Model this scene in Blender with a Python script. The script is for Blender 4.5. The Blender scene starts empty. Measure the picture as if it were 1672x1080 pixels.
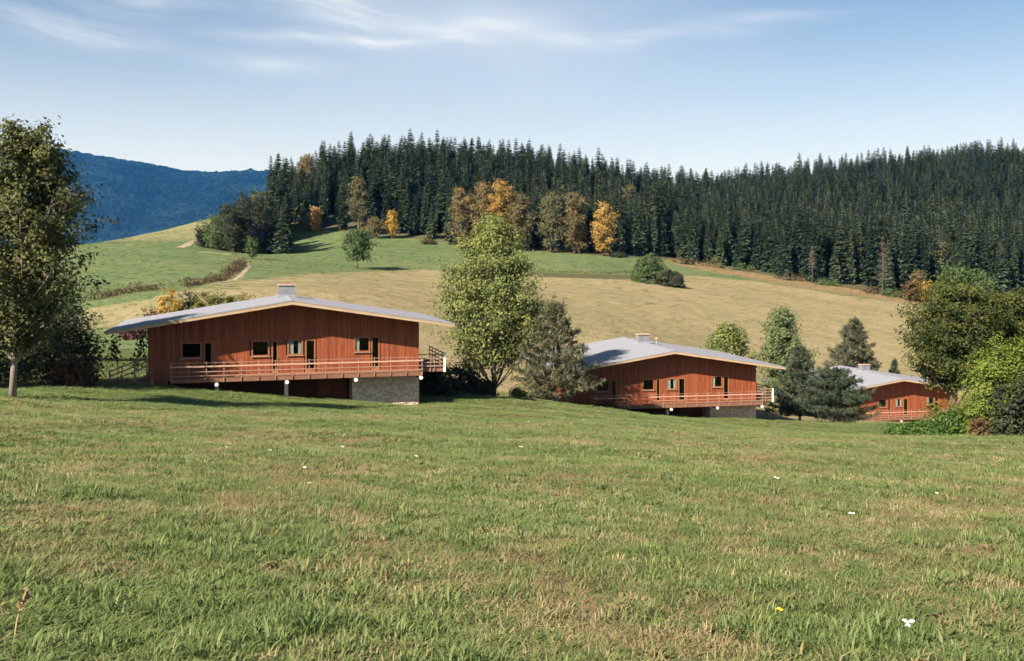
import bpy, math, random
import numpy as np
from mathutils import Vector

random.seed(7)
RNG = np.random.default_rng(7)
scene = bpy.context.scene
R = math.radians

# ------------------------------------------------------------------ camera
F, CX, HY, ZC = 1600.0, 836.0, 420.0, 1.7        # focal length in photo pixels, horizon row, eye height
cam_d = bpy.data.cameras.new('camera')
cam_d.sensor_width = 36.0
cam_d.lens = 36.0 * F / 1672.0
cam_d.shift_y = -(540.0 - HY) / 1672.0
cam_d.clip_start = 0.05
cam_d.clip_end = 40000.0
cam = bpy.data.objects.new('camera', cam_d)
scene.collection.objects.link(cam)
cam.location = (0, 0, ZC)
cam.rotation_euler = (R(90), 0, 0)
scene.camera = cam

# ------------------------------------------------------------------ light
SUN_EL, SUN_AZ = R(36), R(47)                    # rays travel to (cos az, sin az)
to_sun = Vector((-math.cos(SUN_AZ) * math.cos(SUN_EL), -math.sin(SUN_AZ) * math.cos(SUN_EL), math.sin(SUN_EL)))
sun_d = bpy.data.lights.new('sun', 'SUN')
sun_d.energy = 5.0
sun_d.angle = R(0.5)
sun_d.color = (1.0, 0.90, 0.76)
sun = bpy.data.objects.new('sun', sun_d)
scene.collection.objects.link(sun)
sun.rotation_euler = (-to_sun).to_track_quat('-Z', 'Y').to_euler()
sun.location = (-60, -50, 80)

world = bpy.data.worlds.new('World')
scene.world = world
world.use_nodes = True
wt = world.node_tree
wt.nodes.clear()


class NT:
    """small helper to write node trees"""
    def __init__(self, tree):
        self.t = tree

    def n(self, kind, **kw):
        nd = self.t.nodes.new(kind)
        for k, v in kw.items():
            setattr(nd, k, v)
        return nd

    def link(self, a, b):
        self.t.links.new(a, b)

    def put(self, sock, v):
        if isinstance(v, bpy.types.NodeSocket):
            self.t.links.new(v, sock)
        else:
            sock.default_value = v

    def math(self, op, a, b=0.0, c=None, clamp=False):
        nd = self.n('ShaderNodeMath', operation=op, use_clamp=clamp)
        self.put(nd.inputs[0], a)
        self.put(nd.inputs[1], b)
        if c is not None:
            self.put(nd.inputs[2], c)
        return nd.outputs[0]

    def mix(self, f, a, b, blend='MIX'):
        nd = self.n('ShaderNodeMix', data_type='RGBA', blend_type=blend)
        self.put(nd.inputs[0], f)
        for i, v in ((6, a), (7, b)):
            if isinstance(v, tuple):
                v = (*v[:3], 1.0)
            self.put(nd.inputs[i], v)
        return nd.outputs[2]

    def ramp(self, f, stops):
        nd = self.n('ShaderNodeValToRGB')
        els = nd.color_ramp.elements
        while len(els) < len(stops):
            els.new(0.5)
        for e, (p, c) in zip(els, stops):
            e.position = p
            e.color = (*c[:3], 1.0) if isinstance(c, tuple) else (c, c, c, 1.0)
        self.put(nd.inputs[0], f)
        return nd.outputs[0]

    def noise(self, vec, scale, detail=4.0, rough=0.55, dist=0.0):
        nd = self.n('ShaderNodeTexNoise')
        if vec is not None:
            self.link(vec, nd.inputs['Vector'])
        nd.inputs['Scale'].default_value = scale
        nd.inputs['Detail'].default_value = detail
        nd.inputs['Roughness'].default_value = rough
        nd.inputs['Distortion'].default_value = dist
        return nd.outputs[0]

    def scale(self, vec, s):
        nd = self.n('ShaderNodeMapping')
        self.link(vec, nd.inputs[0])
        nd.inputs['Scale'].default_value = s
        return nd.outputs[0]


def build_sky():
    g = NT(wt)
    sky = g.n('ShaderNodeTexSky', sky_type='NISHITA')
    sky.sun_disc = False
    sky.sun_elevation = SUN_EL
    sky.sun_rotation = math.atan2(to_sun.x, to_sun.y)
    sky.altitude = 900
    sky.air_density = 0.65
    sky.dust_density = 2.5
    sky.ozone_density = 1.5
    tc = g.n('ShaderNodeTexCoord')
    sep = g.n('ShaderNodeSeparateXYZ')
    g.link(tc.outputs['Generated'], sep.inputs[0])
    x, y, z = sep.outputs
    az = g.math('ARCTAN2', x, y)
    el = g.math('ARCSINE', z)
    # cirrus: wind-combed streaks (azimuth, elevation, tilt, half length, half width, weight)
    comb = g.n('ShaderNodeCombineXYZ')
    g.link(az, comb.inputs[0])
    g.link(el, comb.inputs[1])
    warp = g.noise(comb.outputs[0], 5.0, 1.0)
    el_w = g.math('ADD', el, g.math('MULTIPLY', g.math('SUBTRACT', warp, 0.5), 0.05))
    comb2 = g.n('ShaderNodeCombineXYZ')
    g.link(az, comb2.inputs[0])
    g.link(g.math('ADD', el_w, g.math('MULTIPLY', az, 0.12)), comb2.inputs[1])
    fib = g.noise(g.scale(comb2.outputs[0], (9.0, 75.0, 1.0)), 1.0, 5.0, 0.62, 0.35)
    puff = g.noise(g.scale(comb2.outputs[0], (5.0, 16.0, 1.0)), 1.0, 2.0, 0.55)
    comb3 = g.n('ShaderNodeCombineXYZ')
    g.link(az, comb3.inputs[0])
    g.link(el_w, comb3.inputs[1])
    streaks = []

    def streak(px0, py0, px1, py1, w, k):
        a0, e0 = math.atan2(px0 - CX, F), math.atan2(HY - py0, F)
        a1, e1 = math.atan2(px1 - CX, F), math.atan2(HY - py1, F)
        ca, ce = (a0 + a1) / 2, (e0 + e1) / 2
        L = math.hypot(a1 - a0, e1 - e0) / 2
        th = math.atan2(e1 - e0, a1 - a0)
        mp = g.n('ShaderNodeMapping', vector_type='TEXTURE')
        g.link(comb3.outputs[0], mp.inputs[0])
        mp.inputs['Location'].default_value = (ca, ce, 0)
        mp.inputs['Rotation'].default_value = (0, 0, th)
        mp.inputs['Scale'].default_value = (L * 1.5, 1.9 * w / F, 1)
        gr = g.n('ShaderNodeTexGradient', gradient_type='QUADRATIC_SPHERE')
        g.link(mp.outputs[0], gr.inputs[0])
        streaks.append(g.math('MULTIPLY', gr.outputs[1], k * 1.5))
    streak(300, 74, 870, 66, 11, 0.95)
    streak(360, -10, 760, 66, 30, 0.95)
    streak(-60, 80, 290, 92, 22, 0.95)
    streak(290, 104, 560, 112, 13, 0.6)
    streak(800, 62, 1260, 62, 13, 0.9)
    streak(1000, 58, 1420, 46, 11, 0.45)
    streak(640, 60, 900, 44, 14, 0.6)
    streak(60, 40, 420, 10, 30, 0.5)
    streak(330, 40, 1260, 40, 120, 1.0)          # broad thin veil behind the streaks
    veil = g.math('MULTIPLY', streaks.pop(), g.ramp(puff, [(0.2, 0.26), (0.7, 0.40)]))
    env = streaks[0]
    for s in streaks[1:]:
        env = g.math('MAXIMUM', env, s)
    # the same kind of thin cirrus goes on over the rest of the sky
    far = g.math('GREATER_THAN', g.math('ABSOLUTE', az), 0.7)
    rest = g.math('MULTIPLY', far, g.math('MULTIPLY', g.ramp(puff, [(0.52, 0.0), (0.8, 0.6)]), 0.8))
    env = g.math('MAXIMUM', env, rest)
    tex = g.math('MULTIPLY', g.ramp(fib, [(0.30, 0.05), (0.64, 1.0)]), g.ramp(puff, [(0.2, 0.45), (0.65, 1.0)]))
    cov = g.math('ADD', g.math('MULTIPLY', g.math('MULTIPLY', env, tex), 0.72), veil, clamp=True)
    # whitish haze low over the horizon, all the way round
    low = g.math('DIVIDE', g.math('MAXIMUM', el, 0.0), 0.175)
    hz = g.math('MULTIPLY', g.math('EXPONENT', g.math('MULTIPLY', g.math('MULTIPLY', low, low), -1.0)), 0.92)
    clear = g.mix(1.0, sky.outputs[0], (0.76, 0.96, 0.96), 'MULTIPLY')
    base = g.mix(hz, clear, (6.6, 6.4, 5.9))
    col = g.mix(cov, base, (6.4, 6.5, 6.6))
    bg = g.n('ShaderNodeBackground')
    g.link(col, bg.inputs[0])
    bg.inputs[1].default_value = 0.055
    out = g.n('ShaderNodeOutputWorld')
    g.link(bg.outputs[0], out.inputs[0])


build_sky()
scene.render.engine = 'CYCLES'
scene.view_settings.view_transform = 'Standard'
scene.view_settings.look = 'None'
scene.view_settings.exposure = 1.46
scene.view_settings.gamma = 1.0
scene.view_settings.use_curve_mapping = False
scene.cycles.use_adaptive_sampling = True
scene.cycles.adaptive_threshold = 0.03
scene.cycles.max_bounces = 5
scene.cycles.diffuse_bounces = 2
scene.cycles.glossy_bounces = 2
scene.cycles.transmission_bounces = 4
scene.cycles.transparent_max_bounces = 8
scene.cycles.volume_bounces = 0

# ------------------------------------------------------------------ helpers
COL = scene.collection


class Acc:
    """collects polygons; build() links them as one mesh object"""
    def __init__(self):
        self.v, self.q, self.t, self.qr, self.tr, self.n = [], [], [], [], [], 0
        self.qm, self.tm = [], []

    def add(self, v, q=None, t=None, r=0.5, m=0):
        v = np.asarray(v, dtype=np.float64).reshape(-1, 3)
        if q is not None and len(q):
            q = np.asarray(q, dtype=np.int64).reshape(-1, 4)
            self.q.append(q + self.n)
            self.qr.append(np.broadcast_to(np.asarray(r, dtype=np.float64), (len(q),)))
            self.qm.append(np.full(len(q), m))
        if t is not None and len(t):
            t = np.asarray(t, dtype=np.int64).reshape(-1, 3)
            self.t.append(t + self.n)
            rr = np.asarray(r, dtype=np.float64)
            self.tr.append(np.broadcast_to(rr if rr.ndim == 0 or len(rr) == len(t) else rr[:1], (len(t),)))
            self.tm.append(np.full(len(t), m))
        self.v.append(v)
        self.n += len(v)
        return self

    def box(self, x0, x1, y0, y1, z0, z1, r=0.5, m=0):
        v = [(x0, y0, z0), (x1, y0, z0), (x1, y1, z0), (x0, y1, z0), (x0, y0, z1), (x1, y0, z1), (x1, y1, z1), (x0, y1, z1)]
        return self.hexa(v, r, m)

    def hexa(self, v, r=0.5, m=0):
        return self.add(v, q=[(3, 2, 1, 0), (4, 5, 6, 7), (0, 1, 5, 4), (1, 2, 6, 5), (2, 3, 7, 6), (3, 0, 4, 7)], r=r, m=m)

    def tube(self, pts, rad, k=6, r=0.5, m=0, cap=True):
        P = np.asarray(pts, dtype=np.float64)
        rad = np.broadcast_to(np.asarray(rad, dtype=np.float64), (len(P),))
        T = np.gradient(P, axis=0)
        T /= np.linalg.norm(T, axis=1)[:, None] + 1e-9
        ref = np.where(np.abs(T[:, 2:3]) > 0.9, [[1.0, 0, 0]], [[0, 0, 1.0]])
        A = np.cross(T, ref)
        A /= np.linalg.norm(A, axis=1)[:, None] + 1e-9
        B = np.cross(T, A)
        an = np.arange(k) / k * 2 * math.pi
        V = P[:, None, :] + rad[:, None, None] * (np.cos(an)[None, :, None] * A[:, None, :] + np.sin(an)[None, :, None] * B[:, None, :])
        n = len(P)
        i = np.arange(n - 1)[:, None] * k + np.arange(k)[None, :]
        j = np.arange(n - 1)[:, None] * k + (np.arange(k)[None, :] + 1) % k
        q = np.stack([i, j, j + k, i + k], -1).reshape(-1, 4)
        V = V.reshape(-1, 3)
        t = []
        if cap:
            V = np.vstack([V, P[:1], P[-1:]])
            for c in range(k):
                t.append((n * k, (c + 1) % k, c))
                t.append((n * k + 1, (n - 1) * k + c, (n - 1) * k + (c + 1) % k))
        return self.add(V, q=q, t=t, r=r, m=m)

    def mesh(self, name, mats, smooth=False):
        me = bpy.data.meshes.new(name)
        V = np.vstack(self.v)
        polys, lens, rnd, mi = [], [], [], []
        if self.q:
            Q = np.vstack(self.q)
            polys.append(Q.ravel()); lens.append(np.full(len(Q), 4)); rnd.append(np.concatenate(self.qr)); mi.append(np.concatenate(self.qm))
        if self.t:
            T = np.vstack(self.t)
            polys.append(T.ravel()); lens.append(np.full(len(T), 3)); rnd.append(np.concatenate(self.tr)); mi.append(np.concatenate(self.tm))
        loops = np.concatenate(polys).astype(np.int32)
        ln = np.concatenate(lens)
        st = np.concatenate([[0], np.cumsum(ln)[:-1]]).astype(np.int32)
        me.vertices.add(len(V)); me.vertices.foreach_set('co', V.ravel().astype(np.float32))
        me.loops.add(len(loops)); me.loops.foreach_set('vertex_index', loops)
        me.polygons.add(len(ln)); me.polygons.foreach_set('loop_start', st)
        if not isinstance(mats, (list, tuple)):
            mats = [mats]
        for mm in mats:
            me.materials.append(mm)
        me.polygons.foreach_set('material_index', np.concatenate(mi).astype(np.int32))
        me.update(calc_edges=True)
        me.polygons.foreach_set('use_smooth', np.full(len(ln), bool(smooth)))
        a = me.attributes.new('rnd', 'FLOAT', 'FACE')
        a.data.foreach_set('value', np.concatenate(rnd).astype(np.float32))
        return me

    def build(self, name, mats, parent=None, smooth=False, **props):
        o = bpy.data.objects.new(name, self.mesh(name, mats, smooth))
        COL.objects.link(o)
        if parent is not None:
            o.parent = parent
        for k, v in props.items():
            o[k] = v
        return o


def tag(o, label=None, cat=None, group=None, kind=None):
    if label: o['label'] = label
    if cat: o['category'] = cat
    if group: o['group'] = group
    if kind: o['kind'] = kind
    return o


def empty(name, loc, rz=0.0, s=1.0):
    o = bpy.data.objects.new(name, None)
    COL.objects.link(o)
    o.location = loc
    o.rotation_euler = (0, 0, rz)
    o.scale = (s, s, s)
    o.empty_display_size = 0.3
    return o


def copy_tree(o, parent=None):
    c = o.copy()
    COL.objects.link(c)
    c.parent = parent
    for ch in o.children:
        copy_tree(ch, c)
    return c


def at(px, py, d):
    """world point seen at photo pixel (px, py) at distance d"""
    return np.array([(px - CX) / F * d, d, ZC - (py - HY) / F * d])


# ------------------------------------------------------------------ terrain height
CP = []


def cp(px, d, z=None, y=None):
    CP.append(((px - CX) / F * d, d, z if z is not None else ZC - (y - HY) / F * d))


for px, zz in ((-200, -0.45), (836, -0.57), (1900, -0.68)):
    cp(px, 5.5, z=zz)
for px, zz in ((-300, -0.8), (300, -1.02), (836, -1.1), (1400, -1.2), (2000, -1.3)):
    cp(px, 10, z=zz)
for px, zz in ((-300, -1.7), (100, -2.15), (600, -2.35), (1150, -2.55), (1900, -2.85)):
    cp(px, 20, z=zz)
for px, zz in ((-300, -3.5), (100, -4.55), (600, -4.95), (1150, -5.6), (1600, -5.95), (2000, -6.1)):
    cp(px, 40, z=zz)
for px, d, y in ((-300, 62, 610), (60, 62, 632), (250, 64, 634), (450, 62, 658), (690, 66, 665), (800, 75, 653), (900, 85, 657),
                 (1000, 90, 672), (1150, 95.5, 685), (1237, 96, 686), (1310, 108, 690), (1420, 129, 690), (1464, 131, 690),
                 (1150, 60, 702), (1150, 80, 691), (1400, 60, 716), (1400, 90, 700), (1500, 80, 712), (1620, 58, 712), (1560, 90, 690),
                 (1900, 70, 720), (900, 60, 680), (1900, 130, 700), (1620, 130, 690),
                 (241, 67.5, 629), (475, 70, 648), (687, 72, 661), (600, 90, 620), (400, 88, 612), (750, 95, 640)):
    cp(px, d, y=y)
for px, d, z in ((180, 85, -7.4), (475, 108, -7.2), (160, 110, -7.9), (750, 115, -9.6), (900, 112, -12.2), (1050, 115, -14.3), (1000, 132, -13.0),
                 (1300, 135, -18.3), (1200, 125, -16.8), (1480, 150, -21.0), (1480, 175, -20.3), (1700, 180, -21), (-300, 100, -5.0), (-400, 200, -2)):
    cp(px, d, z=z)
for px, d, y in ((160, 135, 512), (200, 190, 470), (60, 200, 465), (300, 140, 482), (300, 220, 440), (300, 290, 402), (600, 150, 482), (600, 250, 442),
                 (600, 310, 402), (600, 342, 380), (450, 310, 411), (450, 200, 455), (330, 332, 372), (220, 332, 388), (120, 332, 405), (0, 330, 412), (-300, 330, 418),
                 (800, 150, 520), (800, 230, 463), (800, 300, 421), (720, 335, 398), (1000, 150, 552), (1000, 190, 503), (1000, 240, 461), (1000, 312, 419),
                 (900, 315, 411), (1130, 318, 432), (1300, 170, 602), (1300, 200, 541), (1300, 250, 489), (1300, 295, 458), (1500, 190, 602),
                 (1500, 220, 543), (1500, 260, 503), (1500, 282, 488), (1400, 285, 474), (1650, 285, 488), (1900, 290, 500), (1650, 240, 540),
                 (650, 430, 296), (520, 400, 312), (780, 450, 302), (900, 480, 309), (1000, 500, 327), (1100, 525, 346), (1200, 560, 338), (1300, 580, 322),
                 (1400, 600, 308), (1600, 600, 288), (1750, 600, 282), (2000, 600, 286), (1400, 430, 390), (1650, 430, 384), (1100, 420, 384)):
    cp(px, d, y=y)
for px, d, z in ((200, 460, -14), (-200, 420, -10), (100, 800, -60), (-600, 900, -60), (500, 600, 10), (700, 760, 10), (1100, 800, 15), (1500, 820, 45), (2200, 820, 50)):
    cp(px, d, z=z)
for x, y, z in ((0, 0, 0), (0, -30, 3), (-60, -30, 6), (60, -30, 1), (-120, 20, 5), (100, 20, -4), (300, 60, -18), (-300, 60, 10), (400, 250, -20),
                (-300, 300, 0), (0, -200, 20), (300, -200, 0), (-300, -200, 30)):
    CP.append((x, y, z))
CP = np.array(CP, dtype=float)


def _phi(r):
    return np.where(r > 1e-9, r * r * np.log(np.maximum(r, 1e-9)), 0.0)


def _solve():
    P = CP[:, :2] / 100.0
    n = len(P)
    K = _phi(np.linalg.norm(P[:, None] - P[None], axis=2)) + np.eye(n) * 2e-5
    A = np.zeros((n + 3, n + 3))
    A[:n, :n] = K
    A[:n, n] = 1
    A[:n, n + 1:] = P
    A[n, :n] = 1
    A[n + 1:, :n] = P.T
    b = np.zeros(n + 3)
    b[:n] = CP[:, 2]
    return np.linalg.solve(A, b)


_W = _solve()


def height(x, y):
    x = np.atleast_1d(np.asarray(x, dtype=float)); y = np.atleast_1d(np.asarray(y, dtype=float))
    sh = x.shape
    Q = np.stack([x.ravel(), y.ravel()], 1) / 100.0
    P = CP[:, :2] / 100.0
    out = np.empty(len(Q))
    for s in range(0, len(Q), 20000):
        q = Q[s:s + 20000]
        out[s:s + 20000] = _phi(np.linalg.norm(q[:, None] - P[None], axis=2)) @ _W[:len(P)] + _W[len(P)] + q @ _W[len(P) + 1:]
    r = np.hypot(Q[:, 0], Q[:, 1]) * 100
    w = np.clip((r - 780) / 500, 0, 1)
    w = w * w * (3 - 2 * w)
    out = np.clip(out, -70, 70) * (1 - w) - 45 * w
    # gentle unevenness
    X, Y = Q[:, 0] * 100, Q[:, 1] * 100
    near = np.clip((Y - 6) / 20, 0, 1)
    out += near * 0.05 * (np.sin(X * 0.9 + 1.3 * np.sin(Y * 0.35)) + np.sin(Y * 0.8 + X * 0.3))
    far = np.clip((Y - 150) / 60, 0, 1) * (1 - w)
    out += far * 0.35 * (np.sin(X * 0.11 + 2 * np.sin(Y * 0.05)) * np.sin(Y * 0.13 + 0.7))
    return out.reshape(sh)


def h1(x, y):
    return float(height(x, y)[0])


def ground(px, d):
    """point on the ground under photo column px at distance d"""
    x = (px - CX) / F * d
    return np.array([x, d, h1(x, d)])


# ------------------------------------------------------------------ materials
def material(name):
    m = bpy.data.materials.new(name)
    m.use_nodes = True
    m.node_tree.nodes.clear()
    return m, NT(m.node_tree)


def finish(g, shader):
    o = g.n('ShaderNodeOutputMaterial')
    g.link(shader, o.inputs[0])


def bsdf(g, col, rough=0.7, bump=None, bs=0.3, bd=0.02, spec=0.3):
    p = g.n('ShaderNodeBsdfPrincipled')
    g.put(p.inputs['Base Color'], (*col, 1.0) if isinstance(col, tuple) else col)
    g.put(p.inputs['Roughness'], rough)
    p.inputs['Specular IOR Level'].default_value = spec
    if bump is not None:
        b = g.n('ShaderNodeBump')
        b.inputs['Strength'].default_value = bs
        b.inputs['Distance'].default_value = bd
        g.link(bump, b.inputs['Height'])
        g.link(b.outputs[0], p.inputs['Normal'])
    return p.outputs[0]


def rnd_attr(g, name='rnd', typ='GEOMETRY'):
    a = g.n('ShaderNodeAttribute', attribute_name=name, attribute_type=typ)
    return a.outputs['Fac']


def leaf_mat(name, stops, trans=0.35, patch=1.2, rough=0.55, vary=0.16):
    """stops: list of colours, chosen leaf by leaf and by clump"""
    m, g = material(name)
    geo = g.n('ShaderNodeTexCoord')
    oi = g.n('ShaderNodeObjectInfo')
    nz = g.noise(geo.outputs['Object'], patch, 2.0)
    f = g.math('ADD', g.math('MULTIPLY', rnd_attr(g), 0.42), g.math('MULTIPLY', nz, 0.70))
    f = g.math('ADD', f, g.math('MULTIPLY', g.math('SUBTRACT', oi.outputs['Random'], 0.5), vary))
    f = g.math('SUBTRACT', f, 0.08, clamp=True)
    n = len(stops)
    col = g.ramp(f, [(0.15 + 0.7 * i / max(n - 1, 1), c) for i, c in enumerate(stops)])
    d = bsdf(g, col, rough, spec=0.25)
    t = g.n('ShaderNodeBsdfTranslucent')
    g.link(g.mix(0.5, col, (0.9, 1.0, 0.3), 'MULTIPLY'), t.inputs[0])
    mx = g.n('ShaderNodeMixShader')
    mx.inputs[0].default_value = trans
    g.link(d, mx.inputs[1])
    g.link(t.outputs[0], mx.inputs[2])
    finish(g, mx.outputs[0])
    return m


def solid_mat(name, c1, c2, scale=3.0, rough=0.7, bump=0.2, bd=0.01, stretch=(1, 1, 1), rnd=0.0, spec=0.3, detail=3.0):
    m, g = material(name)
    tc = g.n('ShaderNodeTexCoord')
    v = g.scale(tc.outputs['Object'], stretch)
    nz = g.noise(v, scale, detail, 0.6)
    f = nz
    if rnd:
        f = g.math('ADD', g.math('MULTIPLY', nz, 1 - rnd), g.math('MULTIPLY', rnd_attr(g), rnd))
    col = g.ramp(f, [(0.28, c1), (0.72, c2)])
    finish(g, bsdf(g, col, rough, nz, bump, bd, spec))
    return m


M = {}
M['clad'] = solid_mat('reddish stained boards', (0.145, 0.034, 0.014), (0.285, 0.080, 0.033), 2.2, 0.6, 0.2, 0.004, (3.0, 3.0, 0.35), 0.24)
M['clad_dark'] = solid_mat('darker boards', (0.06, 0.018, 0.01), (0.12, 0.035, 0.016), 2.2, 0.6, 0.25, 0.006, (3.0, 3.0, 0.35), 0.4)  # darker version of the front boards, used on the basement walls
M['deck'] = solid_mat('weathered deck timber', (0.13, 0.058, 0.036), (0.25, 0.125, 0.08), 3.0, 0.65, 0.25, 0.005, (0.6, 3, 3), 0.4)
M['rail'] = solid_mat('handrail timber', (0.22, 0.125, 0.09), (0.36, 0.225, 0.17), 3.0, 0.6, 0.2, 0.004, (0.5, 3, 3), 0.4)
M['rail_top'] = solid_mat('pale handrail timber', (0.35, 0.205, 0.14), (0.50, 0.33, 0.24), 3.0, 0.6, 0.2, 0.004, (0.5, 3, 3), 0.4)
M['fascia'] = solid_mat('pale larch bargeboard', (0.31, 0.205, 0.125), (0.46, 0.33, 0.22), 2.0, 0.55, 0.2, 0.004, (0.5, 3, 3), 0.2)
M['soffit'] = solid_mat('soffit boards', (0.14, 0.055, 0.025), (0.25, 0.10, 0.045), 2.0, 0.6, 0.2, 0.004, (2, 0.4, 2), 0.3)
M['roof'] = solid_mat('grey sheet roofing', (0.200, 0.206, 0.240), (0.248, 0.250, 0.285), 3.0, 1.0, 0.0, 0.01, (1, 1, 1), 0.0, 0.0, 5.0)
M['zinc'] = solid_mat('grey zinc', (0.19, 0.20, 0.23), (0.27, 0.28, 0.31), 2.0, 0.9, 0.0, 0.004, spec=0.05)
M['plaster'] = solid_mat('chimney render', (0.13, 0.135, 0.155), (0.19, 0.195, 0.215), 3.0, 0.85, 0.35, 0.01)
M['cap'] = solid_mat('chimney cap', (0.30, 0.19, 0.16), (0.42, 0.30, 0.26), 4.0, 0.85, 0.3, 0.01)
M['stone'] = solid_mat('rubble stone', (0.50, 0.39, 0.31), (0.80, 0.66, 0.55), 4.0, 0.85, 0.5, 0.02, (1, 1, 1), 0.75)
M['mortar'] = solid_mat('mortar', (0.48, 0.39, 0.32), (0.60, 0.50, 0.42), 5.0, 0.9, 0.4, 0.01)
M['plinth'] = solid_mat('pale concrete', (0.46, 0.41, 0.34), (0.64, 0.57, 0.48), 2.5, 0.85, 0.4, 0.01)
M['white'] = solid_mat('white paint', (0.70, 0.68, 0.64), (0.82, 0.80, 0.76), 5.0, 0.5, 0.1, 0.003)
M['frame'] = solid_mat('window frame timber', (0.20, 0.075, 0.032), (0.32, 0.13, 0.06), 3.0, 0.5, 0.15, 0.003)
M['curtain'] = solid_mat('curtain cloth', (0.70, 0.67, 0.62), (0.84, 0.81, 0.77), 6.0, 0.9, 0.3, 0.01, (6, 1, 0.5))
M['dark_room'] = solid_mat('darkened interior', (0.045, 0.035, 0.028), (0.07, 0.055, 0.045), 2.0, 0.9, 0.1, 0.005)  # room dimness put into a near-black colour, so windows stay dark
M['bark_pale'] = solid_mat('pale bark', (0.11, 0.088, 0.072), (0.29, 0.24, 0.20), 3.0, 0.9, 0.5, 0.02, (2, 2, 0.5))
M['bark'] = solid_mat('brown bark', (0.055, 0.038, 0.026), (0.16, 0.115, 0.08), 4.0, 0.9, 0.6, 0.03, (2, 2, 0.5))
M['bark_grey'] = solid_mat('grey dead wood', (0.075, 0.06, 0.052), (0.16, 0.125, 0.105), 4.0, 0.9, 0.5, 0.03, (2, 2, 0.5))


def glass_mat():
    m, g = material('window glass')
    gl = g.n('ShaderNodeBsdfGlossy')
    gl.inputs['Roughness'].default_value = 0.03
    gl.inputs['Color'].default_value = (0.9, 0.93, 1.0, 1)
    tr = g.n('ShaderNodeBsdfTransparent')
    tr.inputs[0].default_value = (0.72, 0.75, 0.74, 1)
    fr = g.n('ShaderNodeFresnel')
    fr.inputs[0].default_value = 1.5
    mx = g.n('ShaderNodeMixShader')
    geo = g.n('ShaderNodeNewGeometry')
    g.link(g.math('MULTIPLY', fr.outputs[0], g.math('SUBTRACT', 1.0, geo.outputs['Backfacing'])), mx.inputs[0])
    g.link(tr.outputs[0], mx.inputs[1])
    g.link(gl.outputs[0], mx.inputs[2])
    finish(g, mx.outputs[0])
    return m


M['glass'] = glass_mat()

# leaf colours (albedo)
M['lf_left'] = leaf_mat('poplar leaves', [(0.030, 0.035, 0.014), (0.060, 0.068, 0.022), (0.105, 0.114, 0.036), (0.17, 0.17, 0.052)], 0.3, 0.5)
M['lf_birch'] = leaf_mat('yellowing birch leaves', [(0.085, 0.112, 0.038), (0.150, 0.186, 0.056), (0.245, 0.262, 0.080), (0.36, 0.325, 0.09)], 0.38, 0.7)
M['lf_green'] = leaf_mat('green leaves', [(0.040, 0.064, 0.026), (0.075, 0.115, 0.036), (0.12, 0.165, 0.05)], 0.35, 0.7)
M['lf_right'] = leaf_mat('maple leaves', [(0.015, 0.026, 0.008), (0.034, 0.050, 0.011), (0.060, 0.076, 0.015), (0.13, 0.12, 0.024)], 0.34, 0.7)
M['lf_willow'] = leaf_mat('yellow green leaves', [(0.080, 0.112, 0.018), (0.135, 0.178, 0.028), (0.20, 0.245, 0.042)], 0.4, 0.8)
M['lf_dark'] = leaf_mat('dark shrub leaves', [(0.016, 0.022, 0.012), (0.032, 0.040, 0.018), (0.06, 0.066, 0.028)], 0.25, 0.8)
M['lf_rust'] = leaf_mat('rusty shrub leaves', [(0.06, 0.028, 0.016), (0.11, 0.050, 0.026), (0.09, 0.085, 0.03)], 0.25, 0.8)
M['lf_maroon'] = leaf_mat('maroon shrub leaves', [(0.045, 0.016, 0.018), (0.085, 0.030, 0.030), (0.12, 0.055, 0.04)], 0.25, 0.9)
M['lf_yellow'] = leaf_mat('golden leaves', [(0.28, 0.17, 0.03), (0.43, 0.27, 0.045), (0.55, 0.36, 0.07)], 0.35, 0.9)
M['lf_ygreen'] = leaf_mat('yellow green hedge leaves', [(0.07, 0.08, 0.018), (0.15, 0.15, 0.026), (0.30, 0.24, 0.035)], 0.35, 0.5)
M['lf_orange'] = leaf_mat('orange autumn leaves', [(0.24, 0.132, 0.038), (0.39, 0.240, 0.065), (0.50, 0.340, 0.10)], 0.35, 0.22)
M['lf_tan'] = leaf_mat('copper olive autumn leaves', [(0.080, 0.076, 0.040), (0.155, 0.125, 0.056), (0.36, 0.215, 0.075)], 0.32, 0.16)
M['lf_olive'] = leaf_mat('grey olive leaves', [(0.065, 0.068, 0.036), (0.12, 0.118, 0.058), (0.19, 0.17, 0.085)], 0.32, 0.2)
M['lf_brown'] = leaf_mat('brown hedge leaves', [(0.05, 0.034, 0.020), (0.095, 0.066, 0.034), (0.11, 0.10, 0.04)], 0.25, 0.4)
M['lf_bank'] = leaf_mat('lush bank leaves', [(0.035, 0.070, 0.014), (0.065, 0.125, 0.022), (0.11, 0.175, 0.035)], 0.38, 0.8)
M['lf_light'] = leaf_mat('light green leaves', [(0.075, 0.105, 0.045), (0.125, 0.160, 0.065), (0.18, 0.21, 0.09)], 0.36, 0.6)
M['nd_pine'] = leaf_mat('grey green pine needles', [(0.062, 0.066, 0.040), (0.110, 0.112, 0.064), (0.175, 0.17, 0.095)], 0.22, 0.7)
M['nd_pine_dark'] = leaf_mat('dark pine needles', [(0.030, 0.044, 0.028), (0.060, 0.080, 0.046), (0.105, 0.125, 0.066)], 0.22, 0.7)
M['nd_spruce'] = leaf_mat('spruce needles', [(0.021, 0.038, 0.024), (0.052, 0.080, 0.045), (0.108, 0.136, 0.072)], 0.2, 0.12, vary=0.55)


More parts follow.
